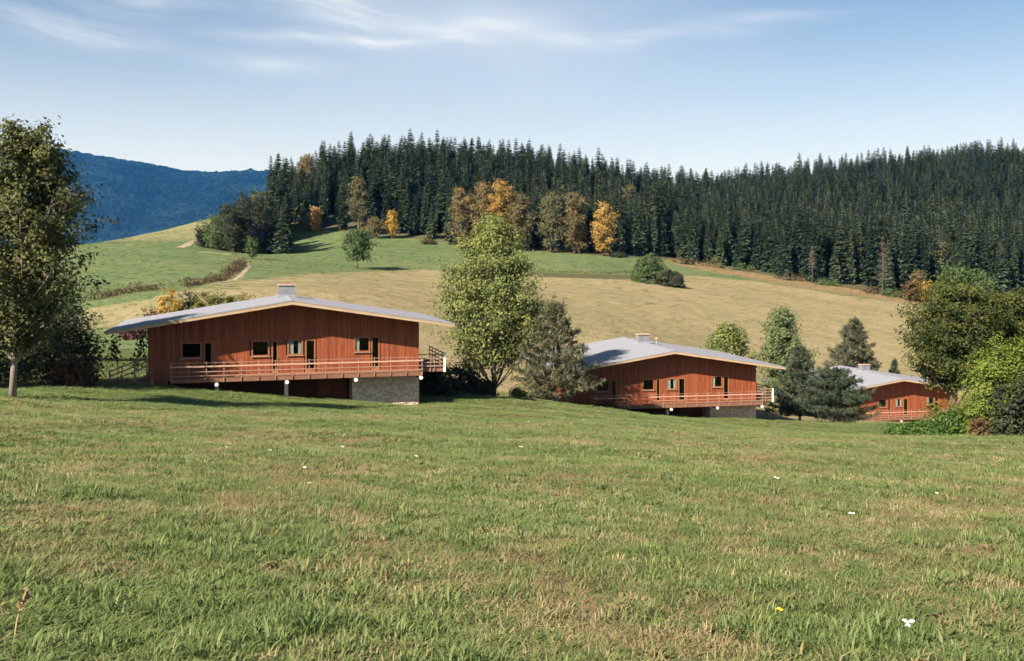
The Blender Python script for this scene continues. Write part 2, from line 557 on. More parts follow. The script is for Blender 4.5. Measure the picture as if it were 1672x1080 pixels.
def ground_mat():
    m, g = material('meadow soil and turf')
    geo = g.n('ShaderNodeNewGeometry')
    pos = geo.outputs['Position']
    big = g.noise(pos, 0.05, 2.0, 0.6)
    mid = g.noise(pos, 0.5, 2.0, 0.6)
    fine = g.noise(pos, 4.0, 4.0, 0.65)
    row = g.noise(g.scale(pos, (0.22, 0.40, 0.3)), 1.0, 4.0, 0.7)
    var = g.math('ADD', g.math('MULTIPLY', mid, 0.45), g.math('MULTIPLY', fine, 0.55))
    near = g.ramp(var, [(0.30, (0.050, 0.062, 0.020)), (0.48, (0.092, 0.104, 0.036)), (0.66, (0.165, 0.145, 0.066))])
    fv = g.math('ADD', g.math('MULTIPLY', row, 0.45), g.math('ADD', g.math('MULTIPLY', fine, 0.25), g.math('MULTIPLY', g.noise(pos, 0.9, 3.0, 0.75), 0.3)))
    green = g.ramp(fv, [(0.32, (0.060, 0.092, 0.036)), (0.5, (0.090, 0.126, 0.050)), (0.68, (0.128, 0.156, 0.068))])
    tan = g.ramp(fv, [(0.32, (0.165, 0.135, 0.070)), (0.5, (0.235, 0.188, 0.102)), (0.68, (0.300, 0.235, 0.135))])
    rust = g.ramp(fv, [(0.3, (0.15, 0.095, 0.05)), (0.7, (0.29, 0.19, 0.10))])
    edge = g.math('SUBTRACT', g.noise(pos, 0.12, 3.0, 0.65), 0.5)

    def soft(name):
        return g.math('ADD', rnd_attr(g, name), g.math('MULTIPLY', edge, 0.4))
    tf = g.ramp(soft('tan'), [(0.35, 0.0), (0.65, 1.0)])
    rf = g.ramp(soft('rust'), [(0.35, 0.0), (0.7, 1.0)])
    ff = g.ramp(rnd_attr(g, 'field'), [(0.1, 0.0), (0.9, 1.0)])
    field = g.mix(tf, green, tan)
    field = g.mix(rf, field, rust)
    field = g.mix(g.math('MULTIPLY', g.ramp(big, [(0.35, 0.0), (0.65, 1.0)]), 0.32), field, g.mix(0.45, green, tan))
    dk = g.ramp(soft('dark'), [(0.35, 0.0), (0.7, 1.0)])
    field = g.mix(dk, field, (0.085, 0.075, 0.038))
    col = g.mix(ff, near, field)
    bump = g.math('ADD', g.math('MULTIPLY', fine, 0.3), g.noise(pos, 1.3, 3.0, 0.7))
    finish(g, bsdf(g, col, 0.95, bump, 0.8, 0.35, 0.1))
    return m


M['ground'] = ground_mat()
M['path'] = solid_mat('pale dirt track', (0.20, 0.16, 0.11), (0.33, 0.27, 0.20), 0.8, 0.95, 0.4, 0.05)


def hill_forest_mat():
    m, g = material('far wooded slope')
    geo = g.n('ShaderNodeNewGeometry')
    pos = geo.outputs['Position']
    a = g.noise(pos, 0.045, 5.0, 0.7)
    b = g.noise(pos, 0.006, 4.0, 0.6)
    f = g.math('ADD', g.math('MULTIPLY', a, 0.65), g.math('MULTIPLY', b, 0.35))
    col = g.ramp(f, [(0.40, (0.001, 0.004, 0.008)), (0.5, (0.005, 0.014, 0.018)), (0.60, (0.020, 0.042, 0.042))])
    finish(g, bsdf(g, col, 0.9, a, 1.0, 30.0, 0.05))
    return m


M['mountain'] = hill_forest_mat()


def grass_mat(name, greens, straws, dry_bias):
    m, g = material(name)
    geo = g.n('ShaderNodeNewGeometry')
    pos = geo.outputs['Position']
    oi = g.n('ShaderNodeObjectInfo')
    big = g.noise(pos, 0.24, 3.0, 0.65)
    mid = g.noise(pos, 1.1, 3.0, 0.6)
    rv = rnd_attr(g)
    wet = rnd_attr(g, 'lush', 'INSTANCER')
    f = g.math('ADD', g.math('MULTIPLY', big, 0.95), g.math('MULTIPLY', mid, 0.75))
    f = g.math('SUBTRACT', f, 0.1)
    f = g.math('ADD', f, g.math('MULTIPLY', oi.outputs['Random'], 0.30))
    f = g.math('ADD', f, g.math('MULTIPLY', rv, 0.34))
    f = g.math('SUBTRACT', f, g.math('MULTIPLY', wet, 0.5))
    dry = g.ramp(g.math('ADD', f, dry_bias - 0.55), [(0.42, 0.0), (0.68, 1.0)])
    gcol = g.ramp(g.math('ADD', g.math('MULTIPLY', oi.outputs['Random'], 0.6), g.math('MULTIPLY', rv, 0.4)),
                  [(0.1, greens[0]), (0.5, greens[1]), (0.9, greens[2])])
    scol = g.mix(g.ramp(g.noise(pos, 0.45, 2.0, 0.6), [(0.42, 0.0), (0.62, 0.75)]), g.ramp(rv, [(0.1, straws[0]), (0.9, straws[1])]), (0.235, 0.155, 0.088))
    col = g.mix(dry, gcol, scol)
    d = bsdf(g, col, 0.6, spec=0.2)
    t = g.n('ShaderNodeBsdfTranslucent')
    g.link(col, t.inputs[0])
    mx = g.n('ShaderNodeMixShader')
    mx.inputs[0].default_value = 0.3
    g.link(d, mx.inputs[1])
    g.link(t.outputs[0], mx.inputs[2])
    finish(g, mx.outputs[0])
    return m


GREENS = ((0.070, 0.110, 0.030), (0.125, 0.170, 0.050), (0.200, 0.230, 0.090))
STRAWS = ((0.21, 0.165, 0.080), (0.40, 0.32, 0.175))
M['grass'] = grass_mat('meadow grass', GREENS, STRAWS, -0.07)
M['straw'] = grass_mat('dry grass stalks', GREENS, STRAWS, 0.18)
M['weed'] = grass_mat('broad weed leaves', ((0.070, 0.112, 0.034), (0.115, 0.160, 0.052), (0.17, 0.205, 0.08)), ((0.15, 0.14, 0.055), (0.24, 0.21, 0.09)), -0.08)

# ------------------------------------------------------------------ ground sheet
UPPER = [(380, 462), (500, 448), (700, 441), (870, 452), (1020, 456), (1130, 450), (1250, 462), (1400, 486), (1550, 500), (1900, 520)]
HEDGE = [(60, 512), (160, 497), (230, 487), (300, 470), (345, 458), (375, 446), (398, 431)]


def build_ground():
    def steps(segs):
        out = [segs[0][0]]
        for a, b, s in segs:
            n = max(1, int(round((b - a) / s)))
            out += list(np.linspace(a, b, n + 1)[1:])
        return np.array(out)
    ys = np.concatenate([-np.geomspace(9000, 60, 14)[:-1], steps([(-60, -4, 4), (-4, 60, 0.65), (60, 130, 1.1), (130, 350, 2.0), (350, 700, 8)]), np.geomspace(720, 9000, 16)])
    half = np.concatenate([steps([(0, 26, 0.7), (26, 170, 2.0), (170, 420, 7)])[1:], np.geomspace(440, 9000, 16)])
    xs = np.concatenate([-half[::-1], [0], half])
    X, Y = np.meshgrid(xs, ys)
    Z = height(X, Y)
    nx, ny = len(xs), len(ys)
    i = (np.arange(ny - 1)[:, None] * nx + np.arange(nx - 1)[None, :]).ravel()
    q = np.stack([i, i + 1, i + nx + 1, i + nx], 1)
    a = Acc().add(np.stack([X.ravel(), Y.ravel(), Z.ravel()], 1), q=q)
    o = a.build('ground', M['ground'], smooth=True)
    tag(o, 'grassy ground of meadow and hillside fields', None, None, 'structure')
    # what grows where
    Yc = np.maximum(Y.ravel(), 1.0)
    px = CX + F * X.ravel() / Yc
    py = HY - F * (Z.ravel() - ZC) / Yc
    fld = np.clip((Y.ravel() - 88) / 14, 0, 1)
    up = np.interp(px, [p[0] for p in UPPER], [p[1] for p in UPPER])
    tan = np.clip((py - up) / 8 + 0.5, 0, 1) * np.clip((px - 385) / 20, 0, 1)
    hd = np.interp(px, [p[0] for p in HEDGE], [p[1] for p in HEDGE])
    below = np.clip((py - hd) / 5, 0, 1) * np.clip((560 - py) / 30, 0, 1) * (px < 400)
    tan = np.maximum(tan, 0.62 * below)
    crest = (px < 350) * np.clip((402 - py) / 12 + 0.2, 0, 1)
    tan = np.maximum(tan, 0.5 * crest)
    edge_px = [470, 600, 720, 860, 1000, 1100, 1200, 1300, 1400, 1500, 1700]
    edge_py = [372, 380, 395, 409, 419, 424, 440, 458, 473, 487, 492]
    fe = np.interp(px, edge_px, edge_py)
    rust = np.clip((fe + 16 - py) / 10, 0, 1) * np.clip((px - 1060) / 60, 0, 1) * (Y.ravel() > 200)
    rust = np.maximum(rust, 0.3 * crest)
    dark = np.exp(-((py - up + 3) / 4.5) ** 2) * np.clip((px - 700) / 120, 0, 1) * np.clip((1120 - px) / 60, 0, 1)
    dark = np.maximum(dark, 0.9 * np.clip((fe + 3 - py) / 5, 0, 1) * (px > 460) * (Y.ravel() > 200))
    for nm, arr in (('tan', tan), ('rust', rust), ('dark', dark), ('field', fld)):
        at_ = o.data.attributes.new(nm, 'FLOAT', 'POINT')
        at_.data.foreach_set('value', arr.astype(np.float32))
    return o


build_ground()


def build_mountains():
    # wooded mountain beyond the valley
    n, k = 420, 90
    px = np.linspace(-900, 1700, n)
    prof = np.interp(px, [-900, -300, 0, 120, 200, 300, 415, 600, 900, 1300, 1700], [200, 215, 238, 256, 266, 281, 284, 296, 310, 330, 345])
    d0, d1 = 3600.0, 5200.0
    t = np.linspace(0, 1, k)
    V = []
    for j in range(k):
        d = d0 + (d1 - d0) * t[j]
        top = ZC + (HY - prof) / F * d1
        z = -60 + (top + 60) * (math.sin(t[j] * math.pi / 2) ** 0.9)
        x = (px - CX) / F * d
        spur = np.sin(x * 0.006 + 2.0 * t[j]) * 22 + np.sin(x * 0.0137 + 1.1) * 12
        z = z + spur * math.sin(math.pi * t[j]) + RNG.normal(0, 5.0, n)
        V.append(np.stack([x, np.full(n, d) + RNG.normal(0, 5, n), z], 1))
    # back slope
    V.append(np.stack([(px - CX) / F * (d1 + 900), np.full(n, d1 + 900), np.full(n, -60.0)], 1))
    k += 1
    i = (np.arange(k - 1)[:, None] * n + np.arange(n - 1)[None, :]).ravel()
    q = np.stack([i, i + 1, i + n + 1, i + n], 1)
    tag(Acc().add(np.vstack(V), q=q).build('mountain', M['mountain'], smooth=True), 'blue hazy wooded mountain beyond the valley', None, None, 'structure')


build_mountains()


def build_haze():
    m, g = material('valley air')
    v = g.n('ShaderNodeVolumePrincipled')
    v.inputs['Color'].default_value = (0.05, 0.33, 1.0, 1)
    v.inputs['Absorption Color'].default_value = (1, 1, 1, 1)
    v.inputs['Density'].default_value = 0.000042
    v.inputs['Anisotropy'].default_value = 0.0
    o = g.n('ShaderNodeOutputMaterial')
    g.link(v.outputs[0], o.inputs['Volume'])
    a = Acc().box(-9100, 9100, -9100, 9100, -90, 800)
    ob = a.build('haze', m)
    tag(ob, 'thin blue air haze filling the whole valley', None, None, 'stuff')


build_haze()


def build_tracks():
    def strip(name, pts, w, label):
        P = []
        for px, py, d in pts:
            x = (px - CX) / F * d
            P.append((x, d))
        P = np.array(P)
        t = np.linspace(0, len(P) - 1, len(P) * 10)
        X = np.interp(t, np.arange(len(P)), P[:, 0]); Y = np.interp(t, np.arange(len(P)), P[:, 1])
        T = np.stack([np.gradient(X), np.gradient(Y)], 1)
        T /= np.linalg.norm(T, axis=1)[:, None]
        N = np.stack([-T[:, 1], T[:, 0]], 1)
        rows = []
        for s in (-1, -0.33, 0.33, 1):
            wx = w * s * (0.8 + 0.4 * RNG.random(len(X)))
            x, y = X + N[:, 0] * wx, Y + N[:, 1] * wx
            rows.append(np.stack([x, y, height(x, y) + (0.10 if abs(s) < 0.5 else 0.02)], 1))
        V = np.vstack(rows)
        n = len(X)
        i = (np.arange(3)[:, None] * n + np.arange(n - 1)[None, :]).ravel()
        q = np.stack([i, i + 1, i + n + 1, i + n], 1)
        tag(Acc().add(V, q=q).build(name, M['path'], smooth=True), label, None, None, 'structure')

    strip('dirt_track', [(355, 462, 186), (376, 456, 196), (396, 446, 212), (408, 436, 232), (402, 428, 252)], 0.6, 'pale dirt track curving beside the hedge')
    strip('dirt_path', [(291, 405, 282), (297, 402, 288), (312, 392, 302), (322, 388, 310)], 1.2, 'short pale dirt path at the copse edge')
    strip('dirt_bank', [(326, 410, 272), (345, 413, 272), (362, 415, 272), (376, 417, 274)], 1.0, 'bare earth strip under the copse')


build_tracks()

# ------------------------------------------------------------------ chalets
SL = 0.157                      # roof pitch (rise per metre)
RIDGE = 5.30                    # ridge of the roof skin above the deck
WL, WR = -9.6, 9.25             # facade ends
EL, ER = -12.1, 11.6            # eaves
YF = -1.7                      # front edge of the roof


def roof_z(s):
    return RIDGE - SL * abs(s)


def make_chalet(YB, CH):
    root = empty('wooden_chalet', (0, 0, 0))
    # ---- openings on the facade: (s0, s1, z0, z1, kind)
    ops = []
    for w0, w1, d0, d1, zt in ((-7.42, -6.10, -5.93, -5.38, 2.36), (-2.70, -1.52, -1.32, -0.90, 2.38),
                               (-0.22, 0.82, 1.02, 1.70, 2.40), (4.50, 5.62, 5.74, 6.32, 2.50)):
        ops.append((w0, w1, zt - 1.08, zt, 'window'))
        ops.append((d0, d1, 0.06, zt, 'door'))

    # ---- boards of the gable front: too narrow to pick apart
    a = Acc()
    s = WL
    while s < WR - 0.02:
        w = 0.125 + random.uniform(-0.02, 0.03)
        s1 = min(s + w, WR)
        dep = random.choice((0.0, 0.006, 0.011))
        r = random.random()
        if random.random() < 0.12:
            r = random.choice((0.0, 1.0))
        bot = -0.9 if s < -8.4 else -0.28
        segs = [(bot, None)]
        mid = (s + s1) / 2
        for (a0, a1, z0, z1, k) in ops:
            if s1 > a0 and s < a1:
                segs = [(bot, z0), (z1, None)] if z0 > 0.2 else [(z1, None)]
        for z0, z1 in segs:
            t0 = (roof_z(s) - 0.34) if z1 is None else z1
            t1 = (roof_z(s1) - 0.34) if z1 is None else z1
            y0, y1 = -dep, 0.05
            a.hexa([(s, y0, z0), (s1 - 0.003, y0, z0), (s1 - 0.003, y1, z0), (s, y1, z0), (s, y0, t0), (s1 - 0.003, y0, t1), (s1 - 0.003, y1, t1), (s, y1, t0)], r=r)
        s = s1
    a.build('front_boards', M['clad'], root, kind='stuff', label='reddish brown vertical boards of the gable front')

    # inner lining behind the boards, with the same openings (rows between openings)
    a = Acc()
    cuts = sorted(set([WL, WR] + [o[0] for o in ops] + [o[1] for o in ops] + [0.0]))
    for c0, c1 in zip(cuts[:-1], cuts[1:]):
        m_ = (c0 + c1) / 2
        hole = [o for o in ops if o[0] < m_ < o[1]]
        spans = [(-0.28, None)]
        if hole:
            h = hole[0]
            spans = ([(-0.28, h[2])] if h[2] > 0.2 else []) + [(h[3], None)]
        for z0, z1 in spans:
            t0 = (roof_z(c0) - 0.36) if z1 is None else z1
            t1 = (roof_z(c1) - 0.36) if z1 is None else z1
            a.hexa([(c0, 0.053, z0), (c1, 0.053, z0), (c1, 0.2, z0), (c0, 0.2, z0), (c0, 0.053, t0), (c1, 0.053, t1), (c1, 0.2, t1), (c0, 0.2, t0)])
    a.build('inner_wall', M['dark_room'], root)

    # side and back walls of the same boards
    for nm, x0, x1 in (('side_wall', WL, WL + 0.18), ('side_wall', WR - 0.18, WR)):
        a = Acc()
        y = 0.2
        while y < YB - 1.4:
            y1 = min(y + 0.15, YB - 1.4)
            xx = x0 if x0 < 0 else x1
            dep = random.choice((0, 0.015)) * (-1 if x0 < 0 else 1)
            lo, hi = (x0 + dep, x1) if x0 < 0 else (x0, x1 + dep)
            a.box(lo, hi, y, y1 - 0.005, -0.95, roof_z(xx) - 0.36, r=random.random())
            y = y1
        a.build(nm, M['clad'], root, kind='stuff')
    a = Acc()
    yb = YB - 1.4
    for s0, s1 in ((WL, 0.0), (0.0, WR)):
        a.hexa([(s0, yb, -0.9), (s1, yb, -0.9), (s1, yb + 0.2, -0.9), (s0, yb + 0.2, -0.9),
                (s0, yb, roof_z(s0) - 0.36), (s1, yb, roof_z(s1) - 0.36), (s1, yb + 0.2, roof_z(s1) - 0.36), (s0, yb + 0.2, roof_z(s0) - 0.36)])
    a.build('back_wall', M['clad'], root)
    Acc().box(WL + 0.2, WR - 0.2, 0.21, YB - 1.42, -0.28, -0.02).build('floor', M['dark_room'], root)
    Acc().box(WL + 0.2, WR - 0.2, 5.0, 5.12, -0.015, 3.2).build('partition', M['dark_room'], root)

    # ---- windows and doors
    for (s0, s1, z0, z1, k) in ops:
        fw = 0.075
        fr = Acc()
        y0, y1 = -0.018, 0.10
        fr.box(s0 - 0.03, s0 + fw, y0, y1, z0, z1 - fw)
        fr.box(s1 - fw, s1 + 0.03, y0, y1, z0, z1 - fw)
        fr.box(s0 - 0.03, s1 + 0.03, y0, y1, z1 - fw, z1 + 0.03)
        if k == 'window':
            fr.box(s0 + fw, s1 - fw, y0, y1, z0 - 0.02, z0 + fw)
        else:
            fr.box(s0 + fw, s1 - fw, y0, y1, z0 - 0.02, z0 + 0.20)
        f = fr.build(k, M['frame'], root)
        Acc().box(s0 + fw, s1 - fw, 0.02, 0.028, z0 + (0.20 if k == 'door' else fw), z1 - fw).build('pane', M['glass'], f)
        if k == 'window':
            Acc().box(s0 - 0.08, s1 + 0.08, -0.11, -0.037, z0 - 0.07, z0 - 0.022).build('sill', M['rail'], f)
            if s0 > -1.0:
                c = Acc()
                halves = ((s0 + 0.08, s0 + 0.40), (s1 - 0.32, s1 - 0.10)) if s0 < 2 else ((s0 + 0.08, s0 + 0.36),)
                for c0, c1 in halves:
                    n = 10
                    xs = np.linspace(c0, c1, n + 1)
                    ysn = 0.048 + 0.02 * (np.arange(n + 1) % 2)
                    V = np.vstack([np.stack([xs, ysn, np.full(n + 1, z0 + 0.05)], 1), np.stack([xs, ysn, np.full(n + 1, z1 - 0.05)], 1)])
                    i = np.arange(n)
                    c.add(V, q=np.stack([i, i + 1, i + n + 2, i + n + 1], 1))
                c.build('curtain', M['curtain'], f)
        else:
            Acc().box(s1 - fw + 0.01, s1 - fw + 0.04, -0.085, -0.037, 1.0, 1.14).build('handle', M['zinc'], f)

    # ---- roof: two slopes with standing seams, bargeboards, eaves
    for e in (EL, ER):
        sg = -1 if e < 0 else 1
        z_r, z_e = RIDGE, roof_z(e)
        a = Acc()
        a.hexa([(0, YF, z_r - 0.07), (e, YF, z_e - 0.07), (e, YB, z_e - 0.07), (0, YB, z_r - 0.07),
                (0, YF, z_r), (e, YF, z_e), (e, YB, z_e), (0, YB, z_r)])
        slope = a.build('roof_slope', M['roof'], root)
        sm = Acc()
        y = YF + 0.3
        while y < YB:
            sm.hexa([(0.02 * sg, y, z_r - 0.02), (e, y, z_e - 0.02), (e, y + 0.05, z_e - 0.02), (0.02 * sg, y + 0.05, z_r - 0.02),
                     (0.02 * sg, y, z_r + 0.006), (e, y, z_e + 0.006), (e, y + 0.05, z_e + 0.006), (0.02 * sg, y + 0.05, z_r + 0.006)])
            y += 0.6
        sm.build('seam', M['roof'], slope, kind='stuff')
        so = Acc()
        so.hexa([(0, YF + 0.05, z_r - 0.20), (e * 0.995, YF + 0.05, z_e - 0.20), (e * 0.995, YB - 0.05, z_e - 0.20), (0, YB - 0.05, z_r - 0.20),
                 (0, YF + 0.05, z_r - 0.075), (e * 0.995, YF + 0.05, z_e - 0.075), (e * 0.995, YB - 0.05, z_e - 0.075), (0, YB - 0.05, z_r - 0.075)])
        so.build('soffit', M['soffit'], root)
        for y0, y1 in ((YF - 0.05, YF + 0.046), (YB - 0.046, YB + 0.05)):
            Acc().hexa([(0, y0, z_r - 0.30), (e, y0, z_e - 0.26), (e, y1, z_e - 0.26), (0, y1, z_r - 0.30),
                        (0, y0, z_r - 0.072), (e, y0, z_e - 0.072), (e, y1, z_e - 0.072), (0, y1, z_r - 0.072)]).build('bargeboard', M['fascia'], root)
            # metal drip edge over the bargeboard
            Acc().hexa([(0, y0 - 0.02, z_r - 0.068), (e, y0 - 0.02, z_e - 0.068), (e, y1 + 0.002, z_e - 0.068), (0, y1 + 0.002, z_r - 0.068),
                        (0, y0 - 0.02, z_r + 0.012), (e, y0 - 0.02, z_e + 0.012), (e, y1 + 0.002, z_e + 0.012), (0, y1 + 0.002, z_r + 0.012)]).build('drip_edge', M['zinc'], root)
        gx = sorted((e + sg * 0.005, e + sg * 0.12))
        Acc().box(gx[0], gx[1], YF, YB, z_e - 0.19, z_e - 0.05).build('gutter', M['zinc'], root)
    Acc().hexa([(-0.16, YF, RIDGE + 0.0), (0.16, YF, RIDGE + 0.0), (0.16, YB, RIDGE + 0.0), (-0.16, YB, RIDGE + 0.0),
                (-0.05, YF, RIDGE + 0.03), (0.05, YF, RIDGE + 0.03), (0.05, YB, RIDGE + 0.03), (-0.05, YB, RIDGE + 0.03)]).build('ridge_cap', M['zinc'], root)
    # purlin heads carrying the overhang
    for s in (-8.9, -4.6, -0.001, 4.6, 8.6):
        zt = roof_z(abs(s) + 0.1) - 0.204
        Acc().box(s - 0.09, s + 0.09, YF + 0.25, -0.024, zt - 0.24, zt).build('purlin', M['soffit'], root)
    # ---- chimney
    ch = Acc().box(-0.62, 0.62, CH, CH + 0.9, RIDGE - 0.25, RIDGE + 0.80).build('chimney', M['plaster'], root)
    Acc().box(-0.70, 0.70, CH - 0.08, CH + 0.98, RIDGE + 0.803, RIDGE + 0.90).build('chimney_cap', M['cap'], ch)
    Acc().box(-0.75, 0.75, CH - 0.12, CH + 1.02, RIDGE - 0.2, RIDGE + 0.10).build('flashing', M['zinc'], ch)

    # ---- front balcony
    D0, D1, DY = -8.05, 9.25, -1.55
    y = DY
    k = 0
    while y < -0.03:
        y1 = min(y + 0.16, -0.026)
        Acc().box(D0, D1, y, y1 - 0.012, -0.045, 0.0, r=random.random()).build('deck_plank', M['deck'], root)
        y = y1
    Acc().box(D0, D1, DY - 0.045, DY - 0.003, -0.25, 0.02).build('deck_edge_board', M['deck'], root)
    for s in (-5.05, -0.35, 4.42, 9.10):
        b = Acc().box(s - 0.09, s + 0.09, DY - 0.10, 2.4, -0.52, -0.285).build('joist', M['soffit'], root)
        Acc().tube([(s, DY - 0.19, -0.40), (s, DY - 0.103, -0.40)], 0.135, 10).build('joist_end', M['white'], b)
    for s0, s1 in ((D0, D1),):
        Acc().box(s0, s1, DY + 0.1, DY + 0.22, -0.284, -0.047).build('edge_beam', M['soffit'], root)

    def post(x, y, z0, z1, w=0.027, mat='rail', name='railing_post'):
        Acc().box(x - w, x + w, y - w, y + w, z0, z1).build(name, M[mat], root)
    xs = np.linspace(D0 + 0.05, D1 - 0.06, 16)
    for j, x in enumerate(xs):
        post(x, DY - 0.085, -0.22, 1.17)
    for z0, z1, th in ((0.80, 0.90, 0.05), (0.46, 0.53, 0.03), (0.18, 0.25, 0.03), (1.08, 1.12, 0.02)):
        Acc().box(D0, D1, DY - 0.124 - th, DY - 0.124, z0, z1, r=random.random()).build('rail', M['rail_top' if z0 == 0.80 else 'rail'], root)
    # left return
    for z0, z1 in ((0.80, 0.90), (0.46, 0.53)):
        Acc().box(D0 - 0.05, D0 - 0.003, DY - 0.11, -0.03, z0, z1).build('rail', M['rail'], root)

    # ---- terrace under the right eave
    T1, TY0, TY1 = 11.25, 0.55, 7.0
    y = TY0
    while y < TY1:
        Acc().box(WR + 0.02, T1, y, y + 0.148, -0.045, 0.0, r=random.random()).build('deck_plank', M['deck'], root)
        y += 0.16
    Acc().box(WR + 0.02, T1, TY0 - 0.05, TY0 - 0.004, -0.25, 0.02).build('deck_edge_board', M['deck'], root)
    Acc().box(T1 + 0.004, T1 + 0.05, TY0 - 0.05, TY1, -0.25, 0.02).build('deck_edge_board', M['deck'], root)
    for yy in (TY0 + 0.25, 3.4, 6.4):
        Acc().box(WR - 0.1, T1 - 0.05, yy, yy + 0.16, -0.28, -0.048).build('joist', M['soffit'], root)
    for x in (WR + 0.95, T1 - 0.75):
        post(x, TY0 - 0.09, -0.22, 1.10)
    post(T1 + 0.02, TY0 - 0.09, -0.28, 1.18, 0.075, 'white')
    for yy in np.linspace(TY0 + 1.2, TY1, 5):
        post(T1 + 0.09, yy, -0.22, 1.10)
    for z0, z1 in ((1.00, 1.08), (0.72, 0.79), (0.42, 0.50), (0.14, 0.24)):
        Acc().box(WR + 0.01, T1 - 0.06, TY0 - 0.16, TY0 - 0.127, z0, z1).build('rail', M['rail'], root)
        Acc().box(T1 + 0.127, T1 + 0.16, TY0, TY1, z0, z1).build('rail', M['rail'], root)

    # ---- masonry below the right half: each stone laid in mortar
    S0, S1, ZB, ZT = 4.35, 9.22, -3.6, -0.53
    Acc().box(S0, S1, -0.02, 5.0, ZB, ZT).build('mortar_core', M['mortar'], root)
    st = Acc()

    def course(p0, p1, fixed, axis):
        z = -3.4
        while z < ZT - 0.05:
            hgt = min(random.uniform(0.09, 0.19), ZT - z)
            p = p0
            while p < p1 - 0.02:
                w = min(random.uniform(0.10, 0.32), p1 - p)
                j = [random.uniform(0, 0.018) for _ in range(8)]
                out = random.uniform(0.015, 0.07)
                c = [(p + j[0], z + j[1]), (p + w - 0.012 - j[2], z + j[3]), (p + w - 0.012 - j[4], z + hgt - 0.012 - j[5]), (p + j[6], z + hgt - 0.012 - j[7])]
                cx_, cz_ = p + w / 2, z + hgt / 2
                inn = [(cx_ + (u - cx_) * 0.8, cz_ + (v - cz_) * 0.78) for u, v in c]
                if axis == 'y':
                    V = [(u, fixed, v) for u, v in c] + [(u, fixed - out, v) for u, v in inn]
                else:
                    V = [(fixed, u, v) for u, v in c] + [(fixed + out, u, v) for u, v in inn]
                st.add(V, q=[(0, 1, 5, 4), (1, 2, 6, 5), (2, 3, 7, 6), (3, 0, 4, 7), (4, 5, 6, 7)], r=random.random())
                p += w
            z += hgt
    course(S0, S1, -0.021, 'y')
    course(0.0, 5.0, S1 + 0.001, 'x')
    st.build('stones', M['stone'], root, kind='stuff', label='grey beige rubble stones of the basement wall')
    Acc().box(S0 - 0.03, S1 + 0.03, -0.10, 0.3, ZT + 0.003, ZT + 0.09).build('coping', M['plinth'], root)
    # set-back basement front and pillars under the balcony
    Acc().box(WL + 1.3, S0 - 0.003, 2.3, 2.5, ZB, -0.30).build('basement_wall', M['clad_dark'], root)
    Acc().box(2.0, 4.2, 2.18, 2.297, ZB, -0.75).build('garage_door', M['clad'], root)
    for s in (-5.05, -0.35):
        Acc().box(s - 0.13, s + 0.13, -0.65, -0.39, ZB, -0.523).build('pillar', M['plinth'], root)
    # end panel to the ground on the left
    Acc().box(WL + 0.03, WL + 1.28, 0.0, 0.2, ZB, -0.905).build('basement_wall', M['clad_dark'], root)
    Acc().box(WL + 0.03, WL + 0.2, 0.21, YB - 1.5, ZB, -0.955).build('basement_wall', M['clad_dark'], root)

    # ---- open stair and railings on the left side
    x0, x1 = WL - 2.55, WL - 0.06
    n = 7
    for i in range(n):
        f0 = i / n
        xa = x0 + (x1 - x0) * f0
        z = -1.05 + 1.05 * (i + 1) / n
        Acc().box(xa, xa + (x1 - x0) / n + 0.06, 0.5, 1.6, z - 0.05, z, r=random.random()).build('stair_tread', M['deck'], root)
    for yy in (0.46, 1.64):
        Acc().hexa([(x0, yy - 0.03, -1.35), (x1, yy - 0.03, -0.30), (x1, yy + 0.03, -0.30), (x0, yy + 0.03, -1.35),
                    (x0, yy - 0.03, -1.02), (x1, yy - 0.03, 0.03), (x1, yy + 0.03, 0.03), (x0, yy + 0.03, -1.02)]).build('stringer', M['deck'], root)
    for z in (0.02, 0.36, 0.70):
        Acc().hexa([(x0, 0.36, z - 0.30), (x1, 0.36, z + 0.70), (x1, 0.41, z + 0.70), (x0, 0.41, z - 0.30),
                    (x0, 0.36, z - 0.20), (x1, 0.36, z + 0.80), (x1, 0.41, z + 0.80), (x0, 0.41, z - 0.20)]).build('rail', M['rail'], root)
    for f_ in (0.02, 0.34, 0.66, 0.98):
        x = x0 + (x1 - x0) * f_
        post(x, 0.30, -1.1 + f_ * 0.9, 0.55 + f_ * 1.0, 0.04)
    Acc().box(x0 - 0.1, x1, 0.16, 0.24, -0.42, -0.28).build('rail', M['rail'], root)
    Acc().box(x0 - 0.1, x1, 0.16, 0.24, -0.86, -0.76).build('rail', M['rail'], root)
    for x in (D0 - 0.28, WL + 0.35):
        post(x, DY + 0.5, -1.2, 0.05, 0.07, 'bark_grey', 'prop')
    return root


def place_chalet(root, px, d, yaw, deck_z, label):
    root.location = ((px - CX) / F * d, d, deck_z)
    root.rotation_euler = (0, 0, R(yaw))
    tag(root, label, 'chalet', 'wooden chalets in a row across the slope')


ch1 = make_chalet(10.4, 6.4)
ch2 = make_chalet(14.8, 7.6)
ch3 = copy_tree(ch2)
place_chalet(ch1, 475, 70.0, 15.5, -6.62, 'large red-brown timber chalet nearest the camera, on the left')
place_chalet(ch2, 1092, 97.0, 11.0, -12.72, 'middle red-brown timber chalet between the pine and the leafy trees')
place_chalet(ch3, 1464, 133.0, 11.0, -19.93, 'farthest small timber chalet, half hidden by the spreading pine')


def vent_pipe():
    o = empty('vent_pipe', (0, 0, 0))
    Acc().tube([(0, 0, -0.35), (0, 0, 0.55)], 0.09, 10).build('pipe', M['zinc'], o)
    Acc().tube([(0, 0, 0.58), (0, 0, 0.66), (0, 0, 0.76)], [0.2, 0.19, 0.03], 10).build('cowl', M['cap'], o)
    o.parent = ch2
    o.location = (1.4, 7.5, roof_z(1.4))
    return o


